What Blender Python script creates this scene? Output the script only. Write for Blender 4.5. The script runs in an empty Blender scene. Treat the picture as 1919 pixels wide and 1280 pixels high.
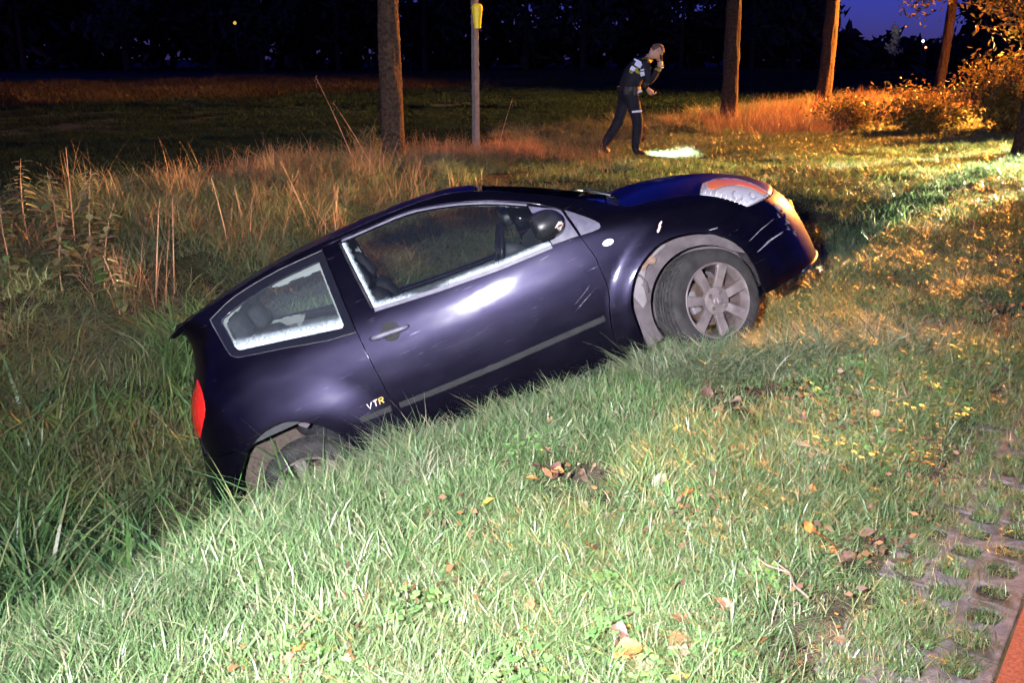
import bpy, bmesh, math, random
import numpy as np
from mathutils import Vector, Matrix
from mathutils.geometry import delaunay_2d_cdt

# ------------------------------------------------------------------ camera, sky, lamps, exposure
scene = bpy.context.scene
C = scene.collection
R = math.radians
cam_data = bpy.data.cameras.new('camera')
cam_data.lens = 35.0
cam_data.sensor_width = 36.0
cam_data.clip_start = 0.05
cam_data.clip_end = 800
cam = bpy.data.objects.new('camera', cam_data)
cam.location = (0, 0, 1.50)
cam.rotation_euler = (R(90 - 16), 0, 0)
C.objects.link(cam)
scene.camera = cam

world = bpy.data.worlds.new('World')
scene.world = world
world.use_nodes = True
wn = world.node_tree.nodes
wl = world.node_tree.links
wn.clear()
sky = wn.new('ShaderNodeTexSky')
sky.sky_type = 'NISHITA'
sky.sun_disc = False
sky.sun_elevation = R(5)
sky.sun_rotation = R(215)
sky.ozone_density = 4.0
sky.air_density = 1.0
sky.dust_density = 0.3
tint = wn.new('ShaderNodeMix')
tint.data_type = 'RGBA'
tint.blend_type = 'MULTIPLY'
tint.inputs['Factor'].default_value = 1.0
tint.inputs['B'].default_value = (0.46, 0.36, 3.0, 1)
bgn = wn.new('ShaderNodeBackground')
bgn.inputs['Strength'].default_value = 0.055
won = wn.new('ShaderNodeOutputWorld')
wl.new(sky.outputs['Color'], tint.inputs['A'])
wl.new(tint.outputs['Result'], bgn.inputs['Color'])
wl.new(bgn.outputs['Background'], won.inputs['Surface'])


def lamp(name, kind, loc, target, power, color, size=0.05, cone=60, blend=1.0):
    d = bpy.data.lights.new(name, kind)
    d.energy = power
    d.color = color
    d.shadow_soft_size = size
    if kind == 'SPOT':
        d.spot_size = R(cone)
        d.spot_blend = blend
    o = bpy.data.objects.new(name, d)
    o.location = loc
    if target is not None:
        o.rotation_euler = (Vector(target) - Vector(loc)).to_track_quat('-Z', 'Y').to_euler()
    C.objects.link(o)
    return o


# the photographer's flash, on its bracket just left of and behind the camera
lamp('flash', 'SPOT', (-0.36, -0.15, 1.72), (-0.05, 5.8, -0.1), 6300, (0.96, 0.97, 0.98), 0.06, 80, 1.0)
# headlamps of the vehicle standing on the verge beyond the right edge of the frame
lamp('headlamp_near', 'SPOT', (15.1, 21.8, 0.75), (5.0, 12.2, 0.06), 210000, (0.95, 1.0, 0.80), 0.07, 12.6, 0.35)
lamp('headlamp_far', 'SPOT', (15.7, 21.1, 0.75), (5.2, 13.5, 0.06), 135000, (1.0, 0.78, 0.30), 0.07, 21, 0.5)


vs = scene.view_settings
vs.view_transform = 'Standard'
vs.look = 'None'
vs.exposure = 0.0
vs.gamma = 1.0
vs.use_curve_mapping = False
cy = scene.cycles
cy.use_denoising = True
cy.use_adaptive_sampling = True
cy.adaptive_threshold = 0.10
cy.adaptive_min_samples = 20
cy.max_bounces = 3
cy.use_light_tree = False
cy.diffuse_bounces = 1
cy.glossy_bounces = 2
cy.transmission_bounces = 4
cy.transparent_max_bounces = 12
cy.caustics_reflective = False
cy.caustics_refractive = False
cy.sample_clamp_indirect = 4.0

rng = np.random.default_rng(7)
random.seed(7)
CAM = np.array([0, 0, 1.50])
TILT = R(16)
FPX = 1866.0


def project(P):
    """pixel of world points in the 1919 x 1280 frame, and depth (only used to leave out growth nobody can see)"""
    P = np.atleast_2d(P) - CAM
    w = P[:, 1] * math.cos(TILT) - P[:, 2] * math.sin(TILT)
    h = P[:, 1] * math.sin(TILT) + P[:, 2] * math.cos(TILT)
    w_ = np.where(np.abs(w) < 1e-3, 1e-3, w)
    return 959.5 + FPX * P[:, 0] / w_, 640 - FPX * h / w_, w


# ------------------------------------------------------------------ helpers
def tag(o, label=None, cat=None, group=None, kind=None):
    if label: o['label'] = label
    if cat: o['category'] = cat
    if group: o['group'] = group
    if kind: o['kind'] = kind
    return o


def empty(name, loc=(0, 0, 0), rz=0.0, parent=None):
    o = bpy.data.objects.new(name, None)
    o.empty_display_size = 0.1
    o.location = loc
    o.rotation_euler = (0, 0, rz)
    C.objects.link(o)
    if parent: o.parent = parent
    return o


def mesh_obj(name, verts, faces, mat=None, parent=None, smooth=False, mats=None, midx=None):
    me = bpy.data.meshes.new(name)
    me.from_pydata([tuple(map(float, v)) for v in verts], [], [tuple(int(i) for i in f) for f in faces])
    me.update()
    o = bpy.data.objects.new(name, me)
    if mats:
        for m in mats: me.materials.append(m)
        if midx is not None: me.polygons.foreach_set('material_index', np.array(midx, dtype=np.int32))
    elif mat:
        me.materials.append(mat)
    if smooth:
        me.polygons.foreach_set('use_smooth', np.ones(len(me.polygons), dtype=bool))
    C.objects.link(o)
    if parent: o.parent = parent
    return o


def bm_obj(name, bm, mat=None, parent=None, smooth=False):
    me = bpy.data.meshes.new(name)
    bm.normal_update()
    bm.to_mesh(me)
    bm.free()
    o = bpy.data.objects.new(name, me)
    if mat: me.materials.append(mat)
    if smooth: me.polygons.foreach_set('use_smooth', np.ones(len(me.polygons), dtype=bool))
    C.objects.link(o)
    if parent: o.parent = parent
    return o


def auto_smooth(o, deg=35):
    me = o.data
    bm = bmesh.new()
    bm.from_mesh(me)
    for f in bm.faces: f.smooth = True
    for e in bm.edges:
        e.smooth = not (len(e.link_faces) == 2 and e.calc_face_angle(0) > R(deg))
    bm.to_mesh(me)
    bm.free()
    return o


def box_bm(bm, cx, cy_, cz, sx, sy, sz, bevel=0.0, rot=None):
    r = bmesh.ops.create_cube(bm, size=1.0)
    vs_ = r['verts']
    bmesh.ops.scale(bm, vec=(sx, sy, sz), verts=vs_)
    if bevel > 0:
        es = list({e for v in vs_ for e in v.link_edges})
        b = bmesh.ops.bevel(bm, geom=es, offset=bevel, segments=2, affect='EDGES', profile=0.5)
        vs_ = list({v for f in b['faces'] for v in f.verts} | {v for v in vs_ if v.is_valid})
    if rot is not None:
        bmesh.ops.rotate(bm, cent=(0, 0, 0), matrix=rot, verts=vs_)
    bmesh.ops.translate(bm, vec=(cx, cy_, cz), verts=vs_)
    return vs_


def tube(path, radii, nseg=10, cap=True):
    """verts, faces of a tapered tube along a path"""
    path = [Vector(p) for p in path]
    if not hasattr(radii, '__len__'): radii = [radii] * len(path)
    V, F = [], []
    prev = None
    for i, p in enumerate(path):
        t = (path[min(i + 1, len(path) - 1)] - path[max(i - 1, 0)]).normalized()
        if prev is None:
            a = Vector((0, 0, 1)) if abs(t.z) < 0.9 else Vector((1, 0, 0))
            n = t.cross(a).normalized()
        else:
            n = (prev - t * prev.dot(t)).normalized()
        prev = n
        b = t.cross(n)
        for k in range(nseg):
            a_ = 2 * math.pi * k / nseg
            V.append(p + (n * math.cos(a_) + b * math.sin(a_)) * radii[i])
    for i in range(len(path) - 1):
        for k in range(nseg):
            k2 = (k + 1) % nseg
            F.append((i * nseg + k, i * nseg + k2, (i + 1) * nseg + k2, (i + 1) * nseg + k))
    if cap:
        F.append(tuple(range(nseg - 1, -1, -1)))
        F.append(tuple((len(path) - 1) * nseg + k for k in range(nseg)))
    return V, F


def join_vf(parts):
    V, F = [], []
    for v, f in parts:
        o = len(V)
        V += list(v)
        F += [tuple(i + o for i in ff) for ff in f]
    return V, F


def smoothstep(a, b, x):
    t = np.clip((np.asarray(x, dtype=float) - a) / (b - a), 0, 1)
    return t * t * (3 - 2 * t)


def smooth_tab(t, sig=0.03, n=800):
    a = np.array(t, dtype=float)
    span = 3 * sig
    zz = np.linspace(a[0, 0] - span, a[-1, 0] + span, n)
    s0 = (a[1, 1] - a[0, 1]) / (a[1, 0] - a[0, 0])
    s1 = (a[-1, 1] - a[-2, 1]) / (a[-1, 0] - a[-2, 0])
    v = np.interp(zz, a[:, 0], a[:, 1])
    v = np.where(zz < a[0, 0], a[0, 1] + s0 * (zz - a[0, 0]), v)
    v = np.where(zz > a[-1, 0], a[-1, 1] + s1 * (zz - a[-1, 0]), v)
    dz = zz[1] - zz[0]
    k = max(1, int(3 * sig / dz))
    w = np.exp(-.5 * (np.arange(-k, k + 1) * dz / sig) ** 2)
    w /= w.sum()
    vp = np.concatenate([v[0] + np.arange(-k, 0) * dz * s0, v, v[-1] + np.arange(1, k + 1) * dz * s1])
    v2 = np.convolve(vp, w, 'valid')
    return lambda q: np.interp(q, zz, v2)


class VNoise:
    """tileable value noise in 2D for heights and densities"""
    def __init__(self, seed, n=64):
        self.n = n
        self.g = np.random.default_rng(seed).random((n, n))

    def __call__(self, x, y):
        x = np.asarray(x, dtype=float); y = np.asarray(y, dtype=float)
        xi = np.floor(x).astype(int); yi = np.floor(y).astype(int)
        fx = x - xi; fy = y - yi
        fx = fx * fx * (3 - 2 * fx); fy = fy * fy * (3 - 2 * fy)
        n = self.n
        g = self.g
        a = g[xi % n, yi % n]; b = g[(xi + 1) % n, yi % n]
        c = g[xi % n, (yi + 1) % n]; d = g[(xi + 1) % n, (yi + 1) % n]
        return (a * (1 - fx) + b * fx) * (1 - fy) + (c * (1 - fx) + d * fx) * fy


noise1 = VNoise(1); noise2 = VNoise(2); noise3 = VNoise(3)


# ------------------------------------------------------------------ materials
def new_mat(name):
    m = bpy.data.materials.new(name)
    m.use_nodes = True
    nt = m.node_tree
    b = nt.nodes['Principled BSDF']
    return m, nt, b


def plain(name, col, rough=0.5, metal=0.0, spec=0.5, coat=0.0, coat_rough=0.1, var=0.0, scale=20.0, bump=0.0, bscale=80.0, detail=4.0, rvar=0.0):
    m, nt, b = new_mat(name)
    b.inputs['Base Color'].default_value = (*col, 1)
    b.inputs['Roughness'].default_value = rough
    b.inputs['Metallic'].default_value = metal
    b.inputs['Specular IOR Level'].default_value = spec
    b.inputs['Coat Weight'].default_value = coat
    b.inputs['Coat Roughness'].default_value = coat_rough
    tc = nt.nodes.new('ShaderNodeTexCoord')
    if var > 0 or rvar > 0:
        n = nt.nodes.new('ShaderNodeTexNoise')
        n.inputs['Scale'].default_value = scale
        n.inputs['Detail'].default_value = detail
        nt.links.new(tc.outputs['Object'], n.inputs['Vector'])
        if var > 0:
            r = nt.nodes.new('ShaderNodeValToRGB')
            r.color_ramp.elements[0].position = 0.3
            r.color_ramp.elements[1].position = 0.7
            r.color_ramp.elements[0].color = (*[c * (1 - var) for c in col], 1)
            r.color_ramp.elements[1].color = (*[min(1, c * (1 + var)) for c in col], 1)
            nt.links.new(n.outputs['Fac'], r.inputs['Fac'])
            nt.links.new(r.outputs['Color'], b.inputs['Base Color'])
        if rvar > 0:
            mr = nt.nodes.new('ShaderNodeMapRange')
            mr.inputs['From Min'].default_value = 0.3
            mr.inputs['From Max'].default_value = 0.7
            mr.inputs['To Min'].default_value = max(0.02, rough - rvar)
            mr.inputs['To Max'].default_value = rough + rvar
            nt.links.new(n.outputs['Fac'], mr.inputs['Value'])
            nt.links.new(mr.outputs['Result'], b.inputs['Roughness'])
    if bump > 0:
        n2 = nt.nodes.new('ShaderNodeTexNoise')
        n2.inputs['Scale'].default_value = bscale
        n2.inputs['Detail'].default_value = 5
        nt.links.new(tc.outputs['Object'], n2.inputs['Vector'])
        bp = nt.nodes.new('ShaderNodeBump')
        bp.inputs['Strength'].default_value = bump
        bp.inputs['Distance'].default_value = 0.01
        nt.links.new(n2.outputs['Fac'], bp.inputs['Height'])
        nt.links.new(bp.outputs['Normal'], b.inputs['Normal'])
    return m


def plant_mat(name, trans=0.3, rough=0.5, spec=0.35, tint_=(1, 1, 1), rand=0.35):
    """leaf and blade material: colour per blade from the mesh, varied per clump, partly translucent"""
    m, nt, b = new_mat(name)
    at = nt.nodes.new('ShaderNodeAttribute')
    at.attribute_name = 'col'
    oi = nt.nodes.new('ShaderNodeObjectInfo')
    mr = nt.nodes.new('ShaderNodeMapRange')
    mr.inputs['To Min'].default_value = 1 - rand
    mr.inputs['To Max'].default_value = 1 + rand
    nt.links.new(oi.outputs['Random'], mr.inputs['Value'])
    vm = nt.nodes.new('ShaderNodeVectorMath')
    vm.operation = 'SCALE'
    nt.links.new(at.outputs['Color'], vm.inputs[0])
    nt.links.new(mr.outputs['Result'], vm.inputs['Scale'])
    vt = nt.nodes.new('ShaderNodeVectorMath')
    vt.operation = 'MULTIPLY'
    vt.inputs[1].default_value = tint_
    nt.links.new(vm.outputs['Vector'], vt.inputs[0])
    nt.links.new(vt.outputs['Vector'], b.inputs['Base Color'])
    b.inputs['Roughness'].default_value = rough
    b.inputs['Specular IOR Level'].default_value = spec
    tr = nt.nodes.new('ShaderNodeBsdfTranslucent')
    nt.links.new(vt.outputs['Vector'], tr.inputs['Color'])
    mx = nt.nodes.new('ShaderNodeMixShader')
    mx.inputs['Fac'].default_value = trans
    out = nt.nodes['Material Output']
    nt.links.new(b.outputs['BSDF'], mx.inputs[1])
    nt.links.new(tr.outputs['BSDF'], mx.inputs[2])
    nt.links.new(mx.outputs['Shader'], out.inputs['Surface'])
    return m


def two_tone(name, c1, c2, scale, rough=0.9, bump=0.5, bscale=60, spec=0.2, c3=None, scale3=2.0, p=(0.35, 0.65)):
    m, nt, b = new_mat(name)
    tc = nt.nodes.new('ShaderNodeTexCoord')
    n = nt.nodes.new('ShaderNodeTexNoise')
    n.inputs['Scale'].default_value = scale
    n.inputs['Detail'].default_value = 6
    r = nt.nodes.new('ShaderNodeValToRGB')
    r.color_ramp.elements[0].position = p[0]
    r.color_ramp.elements[1].position = p[1]
    r.color_ramp.elements[0].color = (*c1, 1)
    r.color_ramp.elements[1].color = (*c2, 1)
    nt.links.new(tc.outputs['Object'], n.inputs['Vector'])
    nt.links.new(n.outputs['Fac'], r.inputs['Fac'])
    last = r.outputs['Color']
    if c3:
        n3 = nt.nodes.new('ShaderNodeTexNoise')
        n3.inputs['Scale'].default_value = scale3
        n3.inputs['Detail'].default_value = 3
        nt.links.new(tc.outputs['Object'], n3.inputs['Vector'])
        mr = nt.nodes.new('ShaderNodeMapRange')
        mr.inputs['From Min'].default_value = 0.45
        mr.inputs['From Max'].default_value = 0.65
        nt.links.new(n3.outputs['Fac'], mr.inputs['Value'])
        mx = nt.nodes.new('ShaderNodeMix')
        mx.data_type = 'RGBA'
        mx.inputs['B'].default_value = (*c3, 1)
        nt.links.new(mr.outputs['Result'], mx.inputs['Factor'])
        nt.links.new(last, mx.inputs['A'])
        last = mx.outputs['Result']
    nt.links.new(last, b.inputs['Base Color'])
    b.inputs['Roughness'].default_value = rough
    b.inputs['Specular IOR Level'].default_value = spec
    n2 = nt.nodes.new('ShaderNodeTexNoise')
    n2.inputs['Scale'].default_value = bscale
    n2.inputs['Detail'].default_value = 6
    nt.links.new(tc.outputs['Object'], n2.inputs['Vector'])
    bp = nt.nodes.new('ShaderNodeBump')
    bp.inputs['Strength'].default_value = bump
    bp.inputs['Distance'].default_value = 0.02
    nt.links.new(n2.outputs['Fac'], bp.inputs['Height'])
    nt.links.new(bp.outputs['Normal'], b.inputs['Normal'])
    return m


M = {}
M['soil'] = two_tone('soil', (0.030, 0.022, 0.017), (0.085, 0.062, 0.050), 9, 0.95, 0.8, 90, 0.1, (0.040, 0.042, 0.022), 2.1)
M['field_soil'] = two_tone('field_soil', (0.009, 0.018, 0.014), (0.018, 0.038, 0.028), 5, 0.95, 0.8, 60, 0.1, (0.012, 0.032, 0.022), .3)  # red held low so the field stays dark under the orange lamp
M['asphalt_red'] = two_tone('red_asphalt', (0.16, 0.035, 0.022), (0.30, 0.075, 0.05), 160, 0.85, 0.5, 300, 0.3)
M['paver'] = two_tone('concrete_paver', (0.085, 0.068, 0.074), (0.18, 0.148, 0.162), 22, 0.92, 0.5, 150, 0.2, (0.045, 0.036, 0.026), 8)
M['bark'] = two_tone('oak_bark', (0.026, 0.016, 0.011), (0.078, 0.048, 0.032), 22, 0.95, 0.9, 45, 0.15)
M['grass'] = plant_mat('grass_blades', 0.22, 0.42, 0.45)
M['far_grass'] = plant_mat('verge_blades', 0.42, 0.42, 0.4)
M['meadow'] = plant_mat('meadow_blades', 0.15, 0.95, 0.05)
M['leaf'] = plant_mat('tree_leaves', 0.3, 0.5, 0.35)
M['dry'] = plant_mat('dry_stalks', 0.2, 0.6, 0.3)
M['fallen'] = plant_mat('fallen_leaves', 0.15, 0.55, 0.35, rand=0.3)


# ------------------------------------------------------------------ the lie of the land: u runs along the road, v across it towards the field
DX, DY = 0.566, 0.8244
NX, NY = -0.8244, 0.566


def to_uv(x, y): return x * DX + y * DY, x * NX + y * NY
def to_xy(u, v): return u * DX + v * NX, u * DY + v * NY


PROF = smooth_tab([(-30, 0), (0.6, 0), (1.3, -0.005), (1.95, -0.05), (2.3, -0.13), (2.6, -0.25), (2.87, -0.42), (3.2, -0.71), (3.5, -0.97),
                   (4.0, -1.2), (4.6, -1.32), (5.2, -1.25), (5.8, -0.95), (6.5, -0.55), (7.2, -0.24), (8.0, -0.06), (9, 0.02), (10.5, 0), (200, 0)], 0.12, 4000)


def zground(u, v):
    g = 1 - smoothstep(8.6, 11.4, u + 0.12 * (v - 4))
    z = PROF(v) * g
    rough = 0.028 * (noise1(u * 2.3, v * 2.3) - .5) + 0.05 * (noise2(u * .7, v * .7) - .5)
    return z + rough * smoothstep(0.75, 1.5, v)


def zxy(x, y):
    u, v = to_uv(np.asarray(x, dtype=float), np.asarray(y, dtype=float))
    return zground(u, v)


def build_ground():
    us = np.concatenate([np.arange(-40, -4, 4), np.arange(-4, 16, 0.12), np.arange(16, 30, 0.35), np.arange(30, 70, 2), np.arange(70, 421, 25)])
    vs_ = np.concatenate([np.arange(-60, -4, 8), [-4, -1, 0.0, 0.2, 0.40, 0.60, 0.64], np.arange(0.72, 10, 0.1), np.arange(10, 22, 0.8), np.arange(22, 60, 4), np.arange(60, 421, 24)])
    U, V = np.meshgrid(us, vs_, indexing='ij')
    Z = zground(U, V)
    Z = np.where(V < 0.62, -0.010, Z)
    X, Y = to_xy(U, V)
    n, m = U.shape
    verts = np.stack([X, Y, Z], -1).reshape(-1, 3)
    idx = np.arange(n * m).reshape(n, m)
    f = np.stack([idx[:-1, :-1], idx[1:, :-1], idx[1:, 1:], idx[:-1, 1:]], -1).reshape(-1, 4)
    mi = np.repeat((np.tile(vs_[:-1] > 9.4, n - 1)).astype(np.int32), 1)
    o = mesh_obj('ground', verts, f, mats=[M['soil'], M['field_soil']], midx=mi, smooth=True)
    tag(o, 'verge, ditch and meadow soil under the grass', kind='structure')


build_ground()


def uv_box(bm, u0, u1, v0, v1, z0, z1):
    c = [bm.verts.new((*to_xy(u, v), z)) for z in (z0, z1) for (u, v) in ((u0, v0), (u1, v0), (u1, v1), (u0, v1))]
    for f in ((0, 1, 2, 3)[::-1], (4, 5, 6, 7), (0, 1, 5, 4), (1, 2, 6, 5), (2, 3, 7, 6), (3, 0, 4, 7)):
        bm.faces.new([c[i] for i in f])


bm = bmesh.new()
uv_box(bm, -40, 160, -4.0, 0.222, -0.12, 0.003)
road = bm_obj('road', bm, M['asphalt_red'])
tag(road, 'red asphalt cycle path at the lower right corner', kind='structure')


# grass-concrete pavers along the road edge: one tile shape, one object per tile
def paver_mesh():
    W, L, T = 0.385, 0.296, 0.10
    outer = [(-L / 2, 0), (L / 2, 0), (L / 2, W), (-L / 2, W)]
    holes = []
    for (cu, cv) in ((-.074, .075), (.074, .075), (0.0, .19), (-.148, .19), (.148, .19), (-.074, .305), (.074, .305)):
        h = []
        for k in range(10):
            a = 2 * math.pi * k / 10
            h.append((np.clip(cu + .050 * math.cos(a) * (1 + .1 * math.cos(2 * a)), -L / 2, L / 2), cv + .046 * math.sin(a)))
        holes.append(h)
    return outer, holes, T


def in_poly(P, poly):
    P = np.atleast_2d(P)
    poly = np.asarray(poly)
    x, y = P[:, 0], P[:, 1]
    inside = np.zeros(len(P), dtype=bool)
    j = len(poly) - 1
    for i in range(len(poly)):
        xi, yi = poly[i]; xj, yj = poly[j]
        if yi != yj:
            c = ((yi > y) != (yj > y)) & (x < (xj - xi) * (y - yi) / (yj - yi) + xi)
            inside ^= c
        j = i
    return inside


def dist_poly(P, poly):
    P = np.atleast_2d(P)
    A = np.asarray(poly); B = np.roll(A, -1, axis=0)
    d = B - A
    L2 = np.maximum((d ** 2).sum(1), 1e-12)
    t = np.clip(((P[:, None, :] - A[None]) * d[None]).sum(2) / L2[None], 0, 1)
    q = A[None] + t[..., None] * d[None]
    return np.sqrt(((P[:, None, :] - q) ** 2).sum(2)).min(1)


def cdt(loops, extra=None):
    """triangulate outer loop with hole loops and interior points; returns coords, tris, index lists of the loops"""
    pts, edges, ids = [], [], []
    for lp in loops:
        s = len(pts)
        pts += [Vector((float(p[0]), float(p[1]))) for p in lp]
        n = len(lp)
        edges += [(s + i, s + (i + 1) % n) for i in range(n)]
        ids.append(list(range(s, s + n)))
    if extra is not None: pts += [Vector((float(p[0]), float(p[1]))) for p in extra]
    vo, eo, fo, ov, oe, of = delaunay_2d_cdt(pts, edges, [], 0, 1e-6)
    inv = {}
    for i, l in enumerate(ov):
        for k in l: inv[k] = i
    co = np.array([(v.x, v.y) for v in vo])
    tris = [f for f in fo if len(f) >= 3]
    cen = np.array([co[list(f)].mean(0) for f in tris])
    keep = in_poly(cen, loops[0])
    for h in loops[1:]: keep &= ~in_poly(cen, h)
    tris = [f for f, k in zip(tris, keep) if k]
    # counter-clockwise
    out = []
    for f in tris:
        a, b, c = co[f[0]], co[f[1]], co[f[2]]
        s = (b[0] - a[0]) * (c[1] - a[1]) - (b[1] - a[1]) * (c[0] - a[0])
        out.append(tuple(f) if s > 0 else tuple(reversed(f)))
    return co, out, [[inv[k] for k in l] for l in ids]


def build_pavers():
    W, L, T = 0.385, 0.292, 0.09
    holes = []
    for (cu, cv) in ((-.073, .078), (.073, .078), (0.0, .193), (-.073, .308), (.073, .308)):
        holes.append([(cu + .043 * math.copysign(abs(math.cos(a)) ** .5, math.cos(a)), cv + .042 * math.copysign(abs(math.sin(a)) ** .5, math.sin(a))) for a in (np.arange(16) + .5) * 2 * math.pi / 16])
    n_ = 7
    notch = [(.043 * math.sqrt(max(0, math.cos(a))), .193 + .042 * math.copysign(abs(math.sin(a)) ** .5, math.sin(a))) for a in np.linspace(math.pi / 2, -math.pi / 2, n_)]
    outer = [(-L / 2, 0), (L / 2, 0)] + [(L / 2 - p[0], p[1]) for p in reversed(notch)] + [(L / 2, W), (-L / 2, W)] + [(-L / 2 + p[0], p[1]) for p in notch]
    co, tris, ids = cdt([outer] + holes)
    nb = len(co)
    V = [(c[0], c[1], 0.0) for c in co]
    F = [tuple(t) for t in tris]
    for lp in ids:
        # bevelled rim
        s = len(V)
        loop = co[lp]
        for p in loop: V.append((p[0], p[1], -T))
        n = len(lp)
        for i in range(n):
            j = (i + 1) % n
            F.append((lp[i], s + i, s + j, lp[j]))
    me = bpy.data.meshes.new('paver')
    bm = bmesh.new()
    vv = [bm.verts.new(v) for v in V]
    for f in F:
        try: bm.faces.new([vv[i] for i in f])
        except ValueError: pass
    bmesh.ops.recalc_face_normals(bm, faces=bm.faces)
    top = [e for e in bm.edges if all(abs(v.co.z) < 1e-6 for v in e.verts) and any(abs(f.normal.z) < .5 for f in e.link_faces)]
    bmesh.ops.bevel(bm, geom=top, offset=0.0035, segments=1, affect='EDGES', profile=0.6)
    bm.to_mesh(me); bm.free()
    me.materials.append(M['paver'])
    strip = empty('pavement')
    strip.rotation_euler = (0, 0, math.atan2(DY, DX))
    tag(strip, 'strip of grass-filled concrete pavers beside the red path', kind='structure')
    hl = []
    for i in range(-2, 46):
        o = bpy.data.objects.new('paver', me)
        C.objects.link(o)
        o.parent = strip
        u = 0.9 + i * 0.30
        o.location = (u, 0.232, -0.004 + 0.006 * random.random())
        o.rotation_euler = (R(random.uniform(-2.2, 2.2)), R(random.uniform(-1.8, 1.8)), R(random.uniform(-1.2, 1.2)))
        for (cu, cv) in ((-.073, .078), (.073, .078), (0.0, .193), (-.146, .193), (-.073, .308), (.073, .308)):
            hl.append((u + cu, 0.232 + cv))
    return hl


HOLES = build_pavers()


# ------------------------------------------------------------------ the car
def paint_mat():
    m, nt, b = new_mat('dark_blue_car_paint')
    tc = nt.nodes.new('ShaderNodeTexCoord')
    # grime: soft smears that dull the lacquer
    mp = nt.nodes.new('ShaderNodeMapping')
    mp.inputs['Scale'].default_value = (1.6, 1.6, 4.5)
    mp.inputs['Rotation'].default_value = (0, R(18), 0)
    nt.links.new(tc.outputs['Object'], mp.inputs['Vector'])
    n = nt.nodes.new('ShaderNodeTexNoise')
    n.inputs['Scale'].default_value = 2.6
    n.inputs['Detail'].default_value = 7
    n.inputs['Roughness'].default_value = 0.62
    nt.links.new(mp.outputs['Vector'], n.inputs['Vector'])
    mr = nt.nodes.new('ShaderNodeMapRange')
    mr.inputs['From Min'].default_value = 0.35
    mr.inputs['From Max'].default_value = 0.72
    mr.inputs['To Min'].default_value = 0.35
    mr.inputs['To Max'].default_value = 0.40
    nt.links.new(n.outputs['Fac'], mr.inputs['Value'])
    nt.links.new(mr.outputs['Result'], b.inputs['Roughness'])
    r = nt.nodes.new('ShaderNodeValToRGB')
    r.color_ramp.elements[0].position = 0.38
    r.color_ramp.elements[1].position = 0.75
    r.color_ramp.elements[0].color = (0.0040, 0.0034, 0.0082, 1)
    r.color_ramp.elements[1].color = (0.0062, 0.0054, 0.0118, 1)
    nt.links.new(n.outputs['Fac'], r.inputs['Fac'])
    # fine wiping scratches
    mp2 = nt.nodes.new('ShaderNodeMapping')
    mp2.inputs['Scale'].default_value = (3.0, 3.0, 120.0)
    mp2.inputs['Rotation'].default_value = (0, R(-24), 0)
    nt.links.new(tc.outputs['Object'], mp2.inputs['Vector'])
    n2 = nt.nodes.new('ShaderNodeTexNoise')
    n2.inputs['Scale'].default_value = 2.2
    n2.inputs['Detail'].default_value = 3
    nt.links.new(mp2.outputs['Vector'], n2.inputs['Vector'])
    sc = nt.nodes.new('ShaderNodeMapRange')
    sc.inputs['From Min'].default_value = 0.70
    sc.inputs['From Max'].default_value = 0.76
    sc.inputs['To Max'].default_value = 0.5
    nt.links.new(n2.outputs['Fac'], sc.inputs['Value'])
    mx = nt.nodes.new('ShaderNodeMix')
    mx.data_type = 'RGBA'
    mx.inputs['B'].default_value = (0.16, 0.15, 0.20, 1)
    nt.links.new(sc.outputs['Result'], mx.inputs['Factor'])
    nt.links.new(r.outputs['Color'], mx.inputs['A'])
    nt.links.new(mx.outputs['Result'], b.inputs['Base Color'])
    b.inputs['Metallic'].default_value = 0.8
    b.inputs['Specular IOR Level'].default_value = 0.12
    b.inputs['Specular Tint'].default_value = (0.75, 0.70, 1.0, 1)
    b.inputs['Coat Weight'].default_value = 0.22
    mc = nt.nodes.new('ShaderNodeMapRange')
    mc.inputs['From Min'].default_value = 0.35
    mc.inputs['From Max'].default_value = 0.7
    mc.inputs['To Min'].default_value = 0.07
    mc.inputs['To Max'].default_value = 0.14
    nt.links.new(n.outputs['Fac'], mc.inputs['Value'])
    nt.links.new(mc.outputs['Result'], b.inputs['Coat Roughness'])
    return m


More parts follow.
